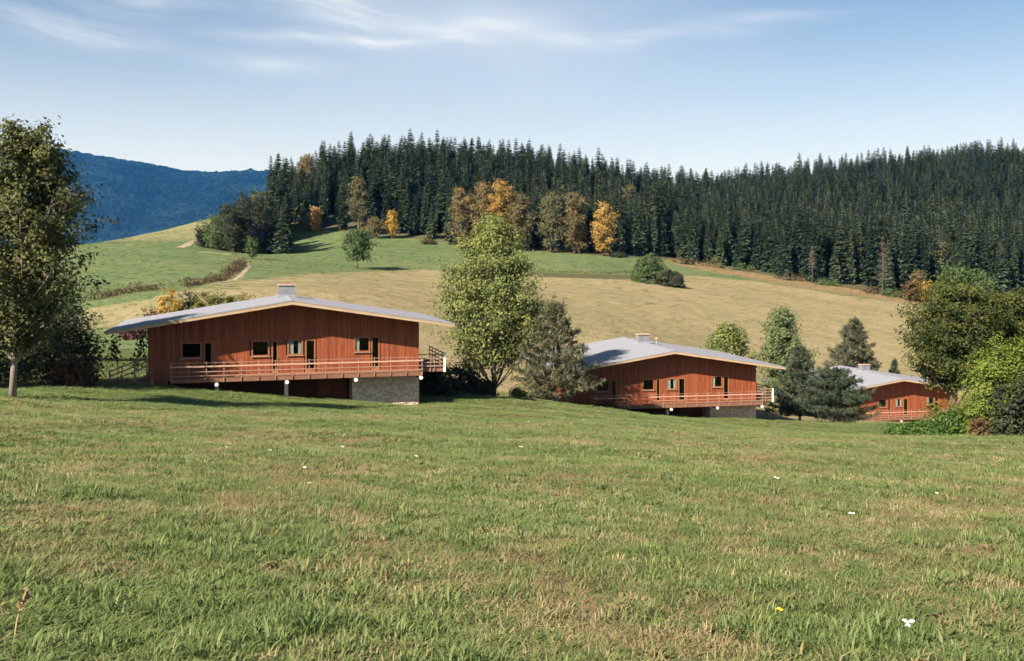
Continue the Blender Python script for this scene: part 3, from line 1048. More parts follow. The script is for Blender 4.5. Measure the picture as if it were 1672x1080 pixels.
vp = vent_pipe()

# ------------------------------------------------------------------ plants: builders
def unit(n):
    v = RNG.normal(size=(n, 3))
    return v / (np.linalg.norm(v, axis=1)[:, None] + 1e-9)


def leaves(acc, C, size, flat=0.0, aspect=1.5, m=0, r=None, axis=None, out=None):
    """one diamond-shaped leaf spray at each centre"""
    n = len(C)
    N = unit(n)
    N[:, 2] = np.abs(N[:, 2]) + flat
    if out is not None:
        N = N * 0.75 + out / (np.linalg.norm(out, axis=1)[:, None] + 1e-6)
    N /= np.linalg.norm(N, axis=1)[:, None]
    T = np.cross(N, unit(n)) if axis is None else axis
    T = T / (np.linalg.norm(T, axis=1)[:, None] + 1e-9)
    B = np.cross(N, T)
    B /= np.linalg.norm(B, axis=1)[:, None] + 1e-9
    s = size * RNG.uniform(0.6, 1.35, n)[:, None]
    bend = N * s * 0.18
    V = np.stack([C - T * s * 0.5 * aspect - bend, C + B * s * 0.42, C + T * s * 0.5 * aspect - bend, C - B * s * 0.42], 1).reshape(-1, 3)
    i = np.arange(n) * 4
    rr = RNG.random(n) if r is None else np.clip(r + RNG.normal(0, 0.12, n), 0, 1)
    acc.add(V, q=np.stack([i, i + 1, i + 2, i + 3], 1), r=rr, m=m)


def limb(p0, dirn, length, rise, n=6, wob=0.06):
    """curved branch polyline"""
    d = np.array(dirn, float)
    d /= np.linalg.norm(d)
    P = [np.array(p0, float)]
    for i in range(n):
        d = d + np.array([0, 0, rise / n]) + RNG.normal(0, wob, 3)
        d /= np.linalg.norm(d)
        P.append(P[-1] + d * length / n)
    return np.array(P)


def leafy_tree(name, loc, H, prof, start, mats, n_limbs=26, leaf_n=7000, leaf=0.2, rise=0.5, up=(0.25, 0.8), trunk_r=0.16, stems=1, spread=0.0,
               clump=0.42, lean=(0, 0), twigs=7, limb_parts=True, flat=0.3):
    """trunk with limbs, twigs and leaf clumps.  prof(f): crown radius at height fraction f"""
    root = empty(name, loc)
    wood, crown = Acc(), Acc()
    centres = []
    for k in range(stems):
        an = k / stems * 2 * math.pi + RNG.random() * 0.8
        off = np.array([math.cos(an), math.sin(an), 0]) * spread
        n = 9
        zs = np.linspace(-0.35, H * (0.97 if k == 0 else RNG.uniform(0.72, 0.93)), n)
        f = np.clip(zs / H, 0, 1)
        P = np.stack([lean[0] * f * H + off[0] * (0.15 + f) + RNG.normal(0, 0.012 * H, n) * f,
                      lean[1] * f * H + off[1] * (0.15 + f) + RNG.normal(0, 0.012 * H, n) * f, zs], 1)
        wood.tube(P, trunk_r * (1 - 0.9 * f) ** 0.9 * (1.35 - 0.35 * np.minimum(1, f * 12)), 8)
        nl = max(4, n_limbs // stems)
        for j in range(nl):
            fh = start + (0.97 - start) * ((j + RNG.random()) / nl)
            p0 = np.array([np.interp(fh * H, zs, P[:, c]) for c in range(3)])
            aa = j * 2.399 + RNG.normal(0, 0.35) + k
            Rr = max(0.12, prof(fh)) * RNG.uniform(0.72, 1.10)
            el = RNG.uniform(*up)
            L = Rr / max(math.cos(el), 0.35)
            p0[2] -= L * math.sin(el) * 0.45
            p0[2] = max(p0[2], 0.3 * start * H)
            Pl = limb(p0, (math.cos(aa) * math.cos(el), math.sin(aa) * math.cos(el), math.sin(el)), L, rise)
            r0 = max(0.012, trunk_r * 0.42 * (1 - 0.75 * fh))
            wood.tube(Pl, np.linspace(r0, 0.010, len(Pl)), 5, cap=False)
            nt = max(3, int(twigs * (0.5 + Rr / 3)))
            for q in range(nt):
                ft = RNG.uniform(0.22, 1.0)
                b = np.array([np.interp(ft * (len(Pl) - 1), np.arange(len(Pl)), Pl[:, c]) for c in range(3)])
                dd = unit(1)[0]
                dd[2] = abs(dd[2]) * 0.7 + 0.1
                Lt = Rr * RNG.uniform(0.16, 0.42)
                e = b + dd * Lt
                wood.tube(np.array([b, (b + e) / 2 + RNG.normal(0, 0.03, 3), e]), [0.016, 0.012, 0.006], 3, cap=False)
                centres.append((e, Lt))
                centres.append(((b + e) / 2, Lt))
    # leaves gather round the twig ends
    per = max(3, int(leaf_n / len(centres)))
    for c, Lt in centres:
        kq = max(2, int(per * RNG.uniform(0.3, 1.8)))
        sg = clump * RNG.uniform(0.6, 1.25)
        C = c + np.clip(RNG.normal(0, 1, (kq, 3)), -1.9, 1.9) * sg * np.array([1, 1, 0.75])
        C[:, 2] = np.maximum(C[:, 2], 0.12)
        leaves(crown, C, leaf, flat, r=RNG.random(), out=(C - c) * 1.6 + (C - np.array([lean[0] * C[:, 2].mean(), 0, 0])) * np.array([0.25, 0.25, 0.0]) + np.array([0, 0, 0.25 * clump]))
    wood.build('trunk', mats[0], root, smooth=True)
    crown.build('crown', mats[1], root)
    return root


def shrub(name, loc, rx, ry, h, mats, leaf_n=2200, leaf=0.16, base=0.0, clump=0.3, stems=9, flat=0.2, hollow=0.35):
    root = empty(name, loc)
    wood, crown = Acc(), Acc()
    n_c = max(12, leaf_n // 26)
    for s in range(stems):
        an = RNG.random() * 6.283
        tip = np.array([math.cos(an) * rx * RNG.uniform(0.2, 0.8), math.sin(an) * ry * RNG.uniform(0.2, 0.8), h * RNG.uniform(0.5, 0.9)])
        b = tip * np.array([0.2, 0.2, 0]) + np.array([0, 0, -0.2])
        wood.tube(np.array([b, b * 0.5 + tip * 0.5 + RNG.normal(0, 0.06, 3), tip]), [0.05, 0.03, 0.01], 5, cap=False)
    bump = RNG.uniform(0.75, 1.15, 12)
    for i in range(n_c):
        an = RNG.random() * 6.283
        el = math.asin(RNG.random() ** 0.8)
        rad = (hollow + (1 - hollow) * RNG.random() ** 0.5) * np.interp(an / 6.283 * 12, np.arange(13), np.append(bump, bump[0]))
        c = np.array([math.cos(an) * math.cos(el) * rx * rad, math.sin(an) * math.cos(el) * ry * rad, base + math.sin(el) * (h - base) * min(rad, 1.06)])
        kq = max(3, int(26 * RNG.uniform(0.5, 1.5)))
        C = c + RNG.normal(0, clump, (kq, 3)) * np.array([1, 1, 0.7])
        C[:, 2] = np.maximum(C[:, 2], 0.05)
        leaves(crown, C, leaf, flat, r=RNG.random(), out=(C - c) * 1.3 + c * np.array([0.3, 0.3, 0.15]))
    wood.build('stem', mats[0], root, smooth=True)
    crown.build('foliage', mats[1], root)
    return root


def pine_tree(name, loc, H, Rm, mats, whorls=11, per=6, start=0.06, tuft=0.42, droop=-0.05, tip=0.7, bushy=7, shape=0.85, trunk_r=0.15):
    """open-grown pine: whorled, upswept limbs carrying needle tufts"""
    root = empty(name, loc)
    wood, crown = Acc(), Acc()
    zs = np.linspace(-0.3, H, 10)
    P = np.stack([RNG.normal(0, 0.03, 10) * zs / 3, RNG.normal(0, 0.03, 10) * zs / 3, zs], 1)
    f = np.clip(zs / H, 0, 1)
    wood.tube(P, trunk_r * (1 - 0.92 * f), 8)
    tufts = []
    for w in range(whorls):
        fh = start + (0.97 - start) * (w + RNG.uniform(0, 0.5)) / whorls
        n = per + RNG.integers(-1, 2)
        Rr0 = Rm * (1 - fh) ** shape * (0.75 + 0.25 * min(1, fh * 6))
        for b in range(n):
            aa = (b + RNG.uniform(-0.25, 0.25)) / n * 6.283 + w * 1.1
            Rr = max(0.25, Rr0 * RNG.uniform(0.65, 1.2))
            p0 = np.array([np.interp(fh * H, zs, P[:, 0]), np.interp(fh * H, zs, P[:, 1]), fh * H + RNG.normal(0, 0.1)])
            Pl = limb(p0, (math.cos(aa), math.sin(aa), droop + 0.35 * fh), Rr, tip, 6, 0.05)
            Pl[:, 2] = np.maximum(Pl[:, 2], 0.18)
            wood.tube(Pl, np.linspace(max(0.015, trunk_r * 0.3 * (1 - fh)), 0.008, len(Pl)), 4, cap=False)
            ns = max(3, int(bushy * (0.4 + Rr / 2.4)))
            for s in range(ns):
                ft = 0.25 + 0.75 * (s + RNG.random()) / ns
                c = np.array([np.interp(ft * 6, np.arange(7), Pl[:, k]) for k in range(3)])
                side = np.array([-math.sin(aa), math.cos(aa), 0]) * RNG.normal(0, 0.22) * Rr * (1.1 - ft * 0.6)
                c2 = c + side + np.array([0, 0, RNG.uniform(0, 0.14)])
                tufts.append((c2, aa))
    tufts.append((np.array([P[-1, 0], P[-1, 1], H]), 0))
    V, Q, rr = [], [], []
    for c, aa in tufts:
        k = 16
        d = unit(k) + np.array([math.cos(aa) * 0.5, math.sin(aa) * 0.5, 0.55])
        d /= np.linalg.norm(d, axis=1)[:, None]
        L = tuft * RNG.uniform(0.5, 1.15, k)[:, None]
        C = c + RNG.normal(0, 0.07, (k, 3)) + d * L * 0.45
        leaves(crown, C, 0.2 * tuft, 0.0, aspect=4.4, r=RNG.random(), axis=d)
    wood.build('trunk', mats[0], root, smooth=True)
    crown.build('crown', mats[1], root)
    return root


def spruce_meshes(H, Rm, levels=30, per=9, bare=0.05, seed_name='spruce', thin=1.0):
    """trunk and crown meshes of a forest spruce: drooping, ragged, layered branches"""
    wood, crown = Acc(), Acc()
    zs = np.linspace(-1.5, H, 7)
    wood.tube(np.stack([RNG.normal(0, 0.05, 7), RNG.normal(0, 0.05, 7), zs], 1), np.linspace(0.28, 0.03, 7), 6)
    lop = RNG.uniform(0.85, 1.15, 6)
    for w in range(levels):
        fh = bare + (0.985 - bare) * ((w + RNG.uniform(-0.2, 0.2)) / levels)
        fh = max(fh, 0.02)
        Rr0 = Rm * (1 - fh) ** 0.62 * (0.65 + 0.35 * min(1.0, fh * 5)) + 0.34
        n = max(4, int(per * (0.55 + 0.6 * (1 - fh))))
        V, T, Qd, r = [], [], [], []
        for b in range(n):
            aa = (b + RNG.uniform(-0.35, 0.35)) / n * 6.283 + w * 0.9
            Rr = Rr0 * RNG.uniform(0.7, 1.15) * lop[int(aa) % 6]
            if RNG.random() < 0.07:
                continue
            z = fh * H + RNG.normal(0, 0.15)
            ca, sa = math.cos(aa), math.sin(aa)
            dz = -Rr * RNG.uniform(0.18, 0.42) * (1.25 - fh)
            wdt = Rr * RNG.uniform(0.22, 0.36) * thin + 0.08

            def pt(u, v, dzz):
                return (ca * u - sa * v, sa * u + ca * v, z + dzz)
            k = len(V)
            V += [pt(0.05, 0, 0.15), pt(Rr * 0.55, wdt, dz * 0.75), pt(Rr, 0, dz * 0.72), pt(Rr * 0.55, -wdt, dz * 0.75), pt(Rr * 0.5, 0, dz * 0.25),
                  pt(Rr * 0.62, 0.0, dz * 0.9 - 0.55 * (0.4 + Rr * 0.22)), pt(Rr * 0.25, 0.0, dz * 0.4 - 0.5 * (0.4 + Rr * 0.2)), pt(Rr * 0.9, 0, dz * 0.75),
                  pt(Rr * 0.8, wdt * 0.85, dz * 1.05 - 0.1), pt(Rr * 0.8, -wdt * 0.85, dz * 1.05 - 0.1)]
            tri = [(k, k + 1, k + 4), (k, k + 4, k + 3), (k + 4, k + 1, k + 2), (k + 4, k + 2, k + 3), (k + 4, k + 7, k + 5), (k, k + 4, k + 6),
                   (k + 4, k + 2, k + 8), (k + 4, k + 9, k + 2)]
            T += tri
            r += [RNG.random()] * len(tri)
        if V:
            crown.add(V, t=T, r=np.array(r))
    crown.add([(0.12, 0, H - 1.2), (-0.1, 0.1, H - 1.2), (-0.05, -0.12, H - 1.2), (0, 0, H + 0.15)], t=[(0, 1, 3), (1, 2, 3), (2, 0, 3)], r=0.6)
    return wood.mesh(seed_name + '_trunk', M['bark'], True), crown.mesh(seed_name + '_crown', M['nd_spruce'], True)


# ------------------------------------------------------------------ trees and shrubs near the chalets
def g3(px, d):
    return tuple(ground(px, d))


# big tree on the left, in front of the dark shrubs
def p_left(f):
    return np.interp(f, [0.12, 0.3, 0.42, 0.6, 0.8, 1.0], [1.4, 3.4, 5.3, 3.5, 2.5, 0.8])


t = leafy_tree('poplar_tree', g3(20, 47), 13.0, p_left, 0.16, (M['bark_pale'], M['lf_left']), n_limbs=80, leaf_n=30000, leaf=0.14, rise=0.6, up=(0.2, 0.85),
               trunk_r=0.16, stems=1, spread=0.0, clump=0.31, twigs=8, lean=(0.05, 0))
tag(t, 'tall dark leafy tree with pale trunk at the left edge of the meadow', 'tree')
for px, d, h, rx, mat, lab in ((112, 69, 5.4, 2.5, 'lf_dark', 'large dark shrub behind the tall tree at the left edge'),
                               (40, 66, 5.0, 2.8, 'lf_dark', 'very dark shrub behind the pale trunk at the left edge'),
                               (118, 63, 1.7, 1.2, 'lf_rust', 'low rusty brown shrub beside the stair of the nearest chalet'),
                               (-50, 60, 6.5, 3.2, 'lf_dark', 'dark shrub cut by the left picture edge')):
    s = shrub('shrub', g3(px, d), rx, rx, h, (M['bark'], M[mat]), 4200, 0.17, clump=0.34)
    tag(s, lab, 'shrub')
s = leafy_tree('young_tree', g3(100, 84), 6.6, lambda f: 2.3 * math.sin(math.pi * min(1, max(0.05, f)) ** 0.8) + 0.2, 0.15, (M['bark'], M['lf_green']), 20, 3600, 0.19, trunk_r=0.1)
tag(s, 'lighter green young tree behind the dark shrubs at the left', 'tree')

t = leafy_tree('poplar_tree', g3(-132, 57), 15.5, lambda f: 1.05 * p_left(f), 0.12, (M['bark_pale'], M['lf_left']), n_limbs=70, leaf_n=26000, leaf=0.24, rise=0.5, trunk_r=0.24, clump=0.5)
tag(t, 'tall leafy tree outside the left picture edge, shading the dark shrubs', 'tree')

# creeper under the left eave of the first chalet
def creeper():
    root = empty('climbing_vine', (0, 0, 0))
    wood, crown = Acc(), Acc()
    for k in range(5):
        x0 = -9.9 - 0.4 * k
        P = limb((x0, 0.9, -1.3), (RNG.normal(0, 0.15), 0, 1), 3.6 + RNG.random() * 0.8, 0.1, 7, 0.08)
        wood.tube(P, np.linspace(0.03, 0.01, len(P)), 4)
        for j in range(2, len(P)):
            if j > 4 or (j == 4 and RNG.random() < 0.4):
                leaves(crown, P[j] + RNG.normal(0, 0.22, (22, 3)), 0.17, r=RNG.random())
    wood.build('stem', M['bark'], root)
    crown.build('foliage', M['lf_dark'], root)
    root.location = ch1.location
    root.rotation_euler = ch1.rotation_euler
    tag(root, 'dark climbing vine hanging under the left eave of the nearest chalet', 'vine')


creeper()

# tree between the chalets
def p_birch(f):
    return np.interp(f, [0.0, 0.1, 0.22, 0.4, 0.6, 0.8, 0.93, 1.0], [3.8, 5.6, 6.1, 5.4, 4.2, 2.7, 1.4, 0.35])


t = leafy_tree('birch_tree', g3(806, 88), 16.0, p_birch, 0.13, (M['bark_pale'], M['lf_birch']), n_limbs=88, leaf_n=46000, leaf=0.165, rise=0.75, up=(0.35, 1.0),
               trunk_r=0.2, clump=0.42, twigs=7)
tag(t, 'tall yellow-green leafy tree between the nearest and the middle chalet', 'tree')
t = pine_tree('pine_tree', g3(905, 85), 9.0, 5.2, (M['bark'], M['nd_pine']), whorls=12, per=7, tuft=0.46, tip=0.6, bushy=9, shape=0.95)
tag(t, 'grey-green pine with spreading limbs in front of the middle chalet', 'pine tree')
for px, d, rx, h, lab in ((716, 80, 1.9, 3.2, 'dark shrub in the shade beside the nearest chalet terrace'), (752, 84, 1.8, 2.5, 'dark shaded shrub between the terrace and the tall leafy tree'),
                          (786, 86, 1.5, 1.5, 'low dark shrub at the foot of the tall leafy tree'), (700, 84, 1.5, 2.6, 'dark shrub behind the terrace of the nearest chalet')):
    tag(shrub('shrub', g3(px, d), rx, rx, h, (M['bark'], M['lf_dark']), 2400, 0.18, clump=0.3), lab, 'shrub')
tag(shrub('shrub', g3(846, 82), 0.7, 0.7, 1.1, (M['bark'], M['lf_green']), 700, 0.14, clump=0.2), 'small bright green bush left of the pine foot', 'shrub')
for px, d, rx, h, lab in ((872, 88, 1.2, 1.0, 'low rusty shrub under the pine, left of its trunk'), (985, 91, 1.3, 0.9, 'low rusty shrub before the middle chalet balcony')):
    tag(shrub('shrub', g3(px, d), rx, rx * 0.7, h, (M['bark'], M['lf_rust']), 900, 0.15, clump=0.22), lab, 'shrub')

# trees round the middle and far chalets
t = leafy_tree('round_tree', g3(1192, 126), 9.6, lambda f: np.interp(f, [0, .15, .45, .75, 1], [1.6, 2.9, 3.3, 2.4, 0.6]), 0.12, (M['bark'], M['lf_birch']), 40, 10000, 0.23, trunk_r=0.14, clump=0.42)
tag(t, 'rounded olive-green tree behind the right eave of the middle chalet', 'tree')
t = leafy_tree('birch_tree', g3(1276, 122), 12.8, lambda f: np.interp(f, [0, .15, .45, .75, 1], [1.9, 3.0, 3.5, 2.5, 0.6]), 0.1, (M['bark_pale'], M['lf_light']), 54, 14000, 0.23, rise=0.7, up=(0.35, 0.95), trunk_r=0.16, clump=0.42)
tag(t, 'tall green tree standing right behind the middle chalet', 'tree')
t = leafy_tree('young_tree', g3(1168, 134), 6.8, lambda f: np.interp(f, [0, .3, .7, 1], [0.9, 1.5, 1.2, 0.3]), 0.1, (M['bark'], M['lf_green']), 18, 2200, 0.24, trunk_r=0.08)
tag(t, 'small dark green tree at the left of the rounded olive tree', 'tree')
t = pine_tree('pine_tree', g3(1306, 110), 8.8, 4.4, (M['bark'], M['nd_pine_dark']), whorls=12, per=7, tuft=0.46, bushy=9, tip=0.55)
tag(t, 'dark blue-green pine right of the middle chalet terrace', 'pine tree')
t = pine_tree('pine_tree', g3(1362, 106), 5.9, 5.0, (M['bark'], M['nd_pine_dark']), whorls=9, per=8, tuft=0.46, bushy=10, shape=0.6, tip=0.5)
tag(t, 'broad low dark pine spreading in front of the far chalet', 'pine tree')
t = pine_tree('pine_tree', g3(1393, 160), 11.6, 5.6, (M['bark'], M['nd_pine']), whorls=13, per=8, tuft=0.7, bushy=8)
tag(t, 'grey-green pyramid pine standing behind the far chalet chimney', 'pine tree')
t = pine_tree('pine_tree', g3(1461, 168), 4.6, 1.5, (M['bark'], M['nd_pine_dark']), whorls=8, per=6, tuft=0.5, bushy=5)
tag(t, 'small dark conifer above the far chalet ridge', 'pine tree')

# right edge
def p_right(f):
    return np.interp(f, [0.2, 0.3, 0.5, 0.75, 0.9, 1.0], [3.6, 4.6, 5.0, 4.2, 2.6, 0.8])


x, y, z = g3(1556, 96)
t = leafy_tree('maple_tree', (x, y, z), 13.2, p_right, 0.26, (M['bark'], M['lf_right']), 70, 36000, 0.20, rise=0.35, up=(0.25, 0.95), trunk_r=0.34, clump=0.42, twigs=7)
tag(t, 'broad dark green tree with golden leaf tips by the far chalet', 'tree')
x, y, z = g3(1672, 100)
t = leafy_tree('maple_tree', (x, y, z), 13.6, p_right, 0.2, (M['bark'], M['lf_right']), 64, 30000, 0.20, rise=0.35, up=(0.25, 0.95), trunk_r=0.34, clump=0.42, twigs=7)
tag(t, 'golden-green tree cut by the right picture edge above the willow', 'tree')
tag(shrub('willow_bush', g3(1648, 60), 3.0, 2.8, 6.4, (M['bark'], M['lf_willow']), 26000, 0.115, clump=0.24, stems=14), 'big bright yellow-green willow bush at the right edge', 'shrub')
tag(shrub('shrub', g3(1672, 55.5), 2.1, 1.5, 3.7, (M['bark'], M['lf_dark']), 4200, 0.15, clump=0.28), 'dark shrub in front of the bright willow bush', 'shrub')
tag(shrub('shrub', g3(1606, 56.5), 0.7, 0.6, 1.2, (M['bark'], M['lf_rust']), 700, 0.13, clump=0.18), 'small rusty shrub at the foot of the dark right shrub', 'shrub')
for i, (px, d, rx, h, lab) in enumerate(((1476, 72, 1.9, 0.85, 'low lush green shrub bank nearest the far chalet'), (1522, 66, 2.2, 1.15, 'lush green shrub in the middle of the bank'),
                                         (1566, 62, 2.1, 1.6, 'lush green shrub at the foot of the willow bush'), (1556, 74, 2.4, 2.9, 'yellowing shrub behind the green bank'))):
    tag(shrub('bank_shrub', g3(px, d), rx, rx * 0.8, h, (M['bark'], M['lf_bank' if i < 3 else 'lf_ygreen']), 2400, 0.16, clump=0.26), lab, 'shrub', 'lush shrubs on the right-hand bank')

# ------------------------------------------------------------------ hillside plants
def hill_tree(name, px, d, H, Rm, mat, lab, leaf_n=2200, leaf=0.45, start=0.2, cat='tree', bark='bark', shape=None):
    prof = shape or (lambda f: Rm * np.interp(f, [0, .2, .45, .75, .92, 1], [0.55, 0.85, 1.0, 0.85, 0.5, 0.15]))
    t = leafy_tree(name, g3(px, d), H, prof, start, (M[bark], M[mat]), 26, leaf_n, leaf, rise=0.4, trunk_r=0.02 * H, clump=0.10 * Rm + 0.35, twigs=5)
    tag(t, lab, cat)
    return t


hill_tree('lone_tree', 583, 251, 9.4, 4.2, 'lf_green', 'round green tree alone on the open hillside field', 3000, 0.42, 0.22)
hill_tree('small_tree', 411, 262, 5.4, 1.9, 'lf_green', 'small light green tree at the lower end of the copse', 900, 0.4, 0.1)
for px, d, rx, h, mat, lab, n in ((1060, 246, 5.4, 7.6, 'lf_green', 'round dark green bush at the edge of the tan field', 9000),
                                  (1097, 243, 4.0, 4.2, 'lf_dark', 'dark bush right of the round field bush', 5000),
                                  (277, 120, 1.9, 4.9, 'lf_yellow', 'golden yellow bush above the nearest chalet roof', 2000),
                                  (240, 116, 2.2, 3.2, 'lf_maroon', 'dark maroon bush left of the golden bush', 1700),
                                  (214, 112, 1.5, 2.1, 'lf_maroon', 'low maroon bush at the left end of the hedge', 900),
                                  (306, 122, 1.6, 4.0, 'lf_dark', 'dark green bush right of the golden bush', 1200),
                                  (330, 122, 1.7, 3.7, 'lf_ygreen', 'yellow-green bush beside the dark bush behind the roof', 1300),
                                  (356, 123, 1.7, 3.4, 'lf_ygreen', 'yellow-green bush in the middle of the hedge behind the roof', 1300),
                                  (382, 124, 1.6, 3.2, 'lf_ygreen', 'yellow-green bush near the chimney in the hedge behind the roof', 1200),
                                  (406, 125, 1.5, 2.9, 'lf_ygreen', 'last yellow-green bush of the hedge, nearest the chimney', 1100)):
    tag(shrub('field_bush', g3(px, d), rx, rx * 0.9, h, (M['bark'], M[mat]), n, 0.3 if d > 200 else 0.2, clump=0.32 if d > 200 else 0.24), lab, 'bush')


def hedge_row(name, pts, w, h, mat, label, dens=16, leaf=0.28):
    P = np.array([((px - CX) / F * d, d) for px, d in pts])
    root = empty(name, (P[0, 0], P[0, 1], h1(P[0, 0], P[0, 1])))
    L = np.concatenate([[0], np.cumsum(np.linalg.norm(np.diff(P, axis=0), axis=1))])
    n = int(L[-1] * dens)
    t = RNG.random(n) * L[-1]
    X = np.interp(t, L, P[:, 0]) + RNG.normal(0, w, n)
    Y = np.interp(t, L, P[:, 1]) + RNG.normal(0, w, n)
    hh = h * (0.55 + 0.45 * np.sin(t * 0.7) * np.sin(t * 0.23 + 1)) + 0.25
    Z = height(X, Y) + RNG.random(n) * hh
    a = Acc()
    leaves(a, np.stack([X, Y, Z], 1) - np.array(root.location), leaf)
    a.build('foliage', M[mat], root)
    wd = Acc()
    for q in np.arange(0.5, L[-1], 1.6):
        x, y = np.interp(q, L, P[:, 0]), np.interp(q, L, P[:, 1])
        zz = h1(x, y)
        b = np.array([x, y, zz - 0.2]) - np.array(root.location)
        wd.tube(np.array([b, b + np.array([RNG.normal(0, .1), RNG.normal(0, .1), 0.3 + h * 0.5]), b + np.array([RNG.normal(0, .3), RNG.normal(0, .3), 0.2 + h])]), [0.04, 0.03, 0.01], 4)
    wd.build('stem', M['bark'], root)
    tag(root, label, 'hedge')


hedge_row('hedge', [(150, 150), (190, 160), (235, 172), (262, 178)], 0.8, 1.6, 'lf_brown', 'low brown hedge left of the golden bush', 30)
hedge_row('hedge', [(300, 178), (330, 188), (352, 196), (372, 206)], 0.7, 1.6, 'lf_brown', 'brown hedge climbing the hillside beside the dirt track', 40)
hedge_row('hedge', [(372, 208), (386, 222), (396, 238)], 0.8, 1.9, 'lf_brown', 'dark brown upper end of the hillside hedge', 60)
hedge_row('hedge', [(880, 262), (930, 262), (1000, 264), (1035, 268)], 0.7, 0.7, 'lf_brown', 'thin brown hedge line along the top of the tan field', 12)

# ------------------------------------------------------------------ hillside forest
EDGE_PX = [455, 480, 540, 600, 700, 780, 860, 1000, 1060, 1110, 1200, 1300, 1400, 1500, 1700, 2000]
EDGE_D = [333, 338, 342, 345, 338, 328, 320, 316, 328, 330, 322, 300, 290, 285, 282, 280]


def forest():
    variants = []
    for k, (H, Rm, lv, per, bare) in enumerate(((25, 4.2, 30, 11, 0.04), (27, 3.8, 31, 10, 0.06), (23, 4.6, 26, 11, 0.03), (26, 3.5, 30, 10, 0.10), (21, 4.3, 24, 11, 0.02), (28.5, 4.2, 32, 11, 0.05))):
        variants.append((H, *spruce_meshes(H, Rm, lv, per, bare, 'spruce')))
    pts = []
    y = 270.0
    row = 0
    while y < 660:
        stp = 5.9 + (y - 270) * 0.005
        x = -110.0 + (row % 2) * 2.4
        while x < 420:
            xx, yy = x + RNG.normal(0, 1.1), y + RNG.normal(0, 1.1)
            px = CX + F * xx / yy
            if 440 < px < 1850:
                ed = np.interp(px, EDGE_PX, EDGE_D)
                if yy > ed + RNG.uniform(0, 3):
                    pts.append((xx, yy))
            x += stp
        y += stp * 0.9
        row += 1
    # copse on the left shoulder of the wood
    for _ in range(64):
        px = RNG.uniform(358, 470)
        d = RNG.uniform(294, 336)
        pts.append(((px - CX) / F * d, d))
    pts = np.array(pts)
    z = height(pts[:, 0], pts[:, 1])
    px = CX + F * pts[:, 0] / pts[:, 1]
    n = len(pts)
    var = RNG.integers(0, len(variants), n)
    sc = RNG.uniform(0.60, 0.90, n)
    sc = np.where(RNG.random(n) < 0.04, sc * 1.14, sc)
    sc *= np.interp(px, [440, 480, 560], [0.84, 0.86, 1.0])
    edge = np.interp(px, EDGE_PX, EDGE_D)
    sc *= np.where(pts[:, 1] < edge + 8, RNG.uniform(0.75, 1.05, n), 1.0)
    cop = px < 470
    sc[cop] *= np.interp(px[cop], [340, 365, 385, 410, 440, 470], [0.5, 0.62, 0.8, 0.95, 1.08, 1.12])
    # leave out what stands behind the ridge; keep those that show largest as single trees
    Hs = np.array([v[0] for v in variants])[var] * sc
    top = HY - F * (z + Hs - ZC) / pts[:, 1]
    base = HY - F * (z - ZC) / pts[:, 1]
    order = np.argsort(pts[:, 1])
    sky = np.full(2200, 2000.0)
    vis = np.zeros(n)
    for i in order:
        w = max(2, int(2.2 * sc[i] * F / pts[i, 1]))
        c0 = int(np.clip(px[i] - w + 200, 0, 2150))
        c1 = c0 + 2 * w
        seg = sky[c0:c1]
        b = np.minimum(seg, base[i])
        vis[i] = np.clip(b - top[i], 0, None).mean() * w
        if px[i] < -20 or px[i] > 1700:
            vis[i] = 0
        ramp = np.abs(np.linspace(-1, 1, len(seg)))
        sky[c0:c1] = np.minimum(seg, top[i] + (base[i] - top[i]) * ramp * 0.9)
    rank = np.argsort(-vis)
    single = set(rank[:290].tolist())
    rest = []
    for i in range(n):
        rz = RNG.random() * 6.283
        if i in single:
            H, tm, cm = variants[var[i]]
            root = empty('spruce_tree', (pts[i, 0], pts[i, 1], z[i] - 0.3), rz, sc[i])
            for nm, me in (('trunk', tm), ('crown', cm)):
                o = bpy.data.objects.new(nm, me)
                COL.objects.link(o)
                o.parent = root
            if cop[i]:
                tag(root, 'dark spruce in the copse on the left shoulder of the wood', 'spruce tree', 'spruces of the left copse')
            else:
                sec = 'left of the copper trees' if px[i] < 740 else 'between the copper trees and the bare trunk' if px[i] < 1326 else 'right of the bare trunk'
                if pts[i, 1] < edge[i] + 11:
                    tag(root, 'spruce in the front row of the wood ' + sec, 'spruce tree', 'front row spruces ' + sec)
                else:
                    tag(root, 'spruce rising behind the front row ' + sec, 'spruce tree', 'inner spruces ' + sec)
        else:
            if vis[i] > 0.5 or pts[i, 1] < 560:
                rest.append((pts[i, 0], pts[i, 1], z[i] - 0.3, rz, sc[i], var[i]))
    protos = []
    for k, (H, tm, cm) in enumerate(variants):
        a = bpy.data.objects.new('spruce_kind_%s' % 'abcdef'[k], join_meshes(tm, cm))
        protos.append(a)
    scatter('forest', np.array(rest), protos, 'mass of dark spruces filling the hillside wood behind its front rows')


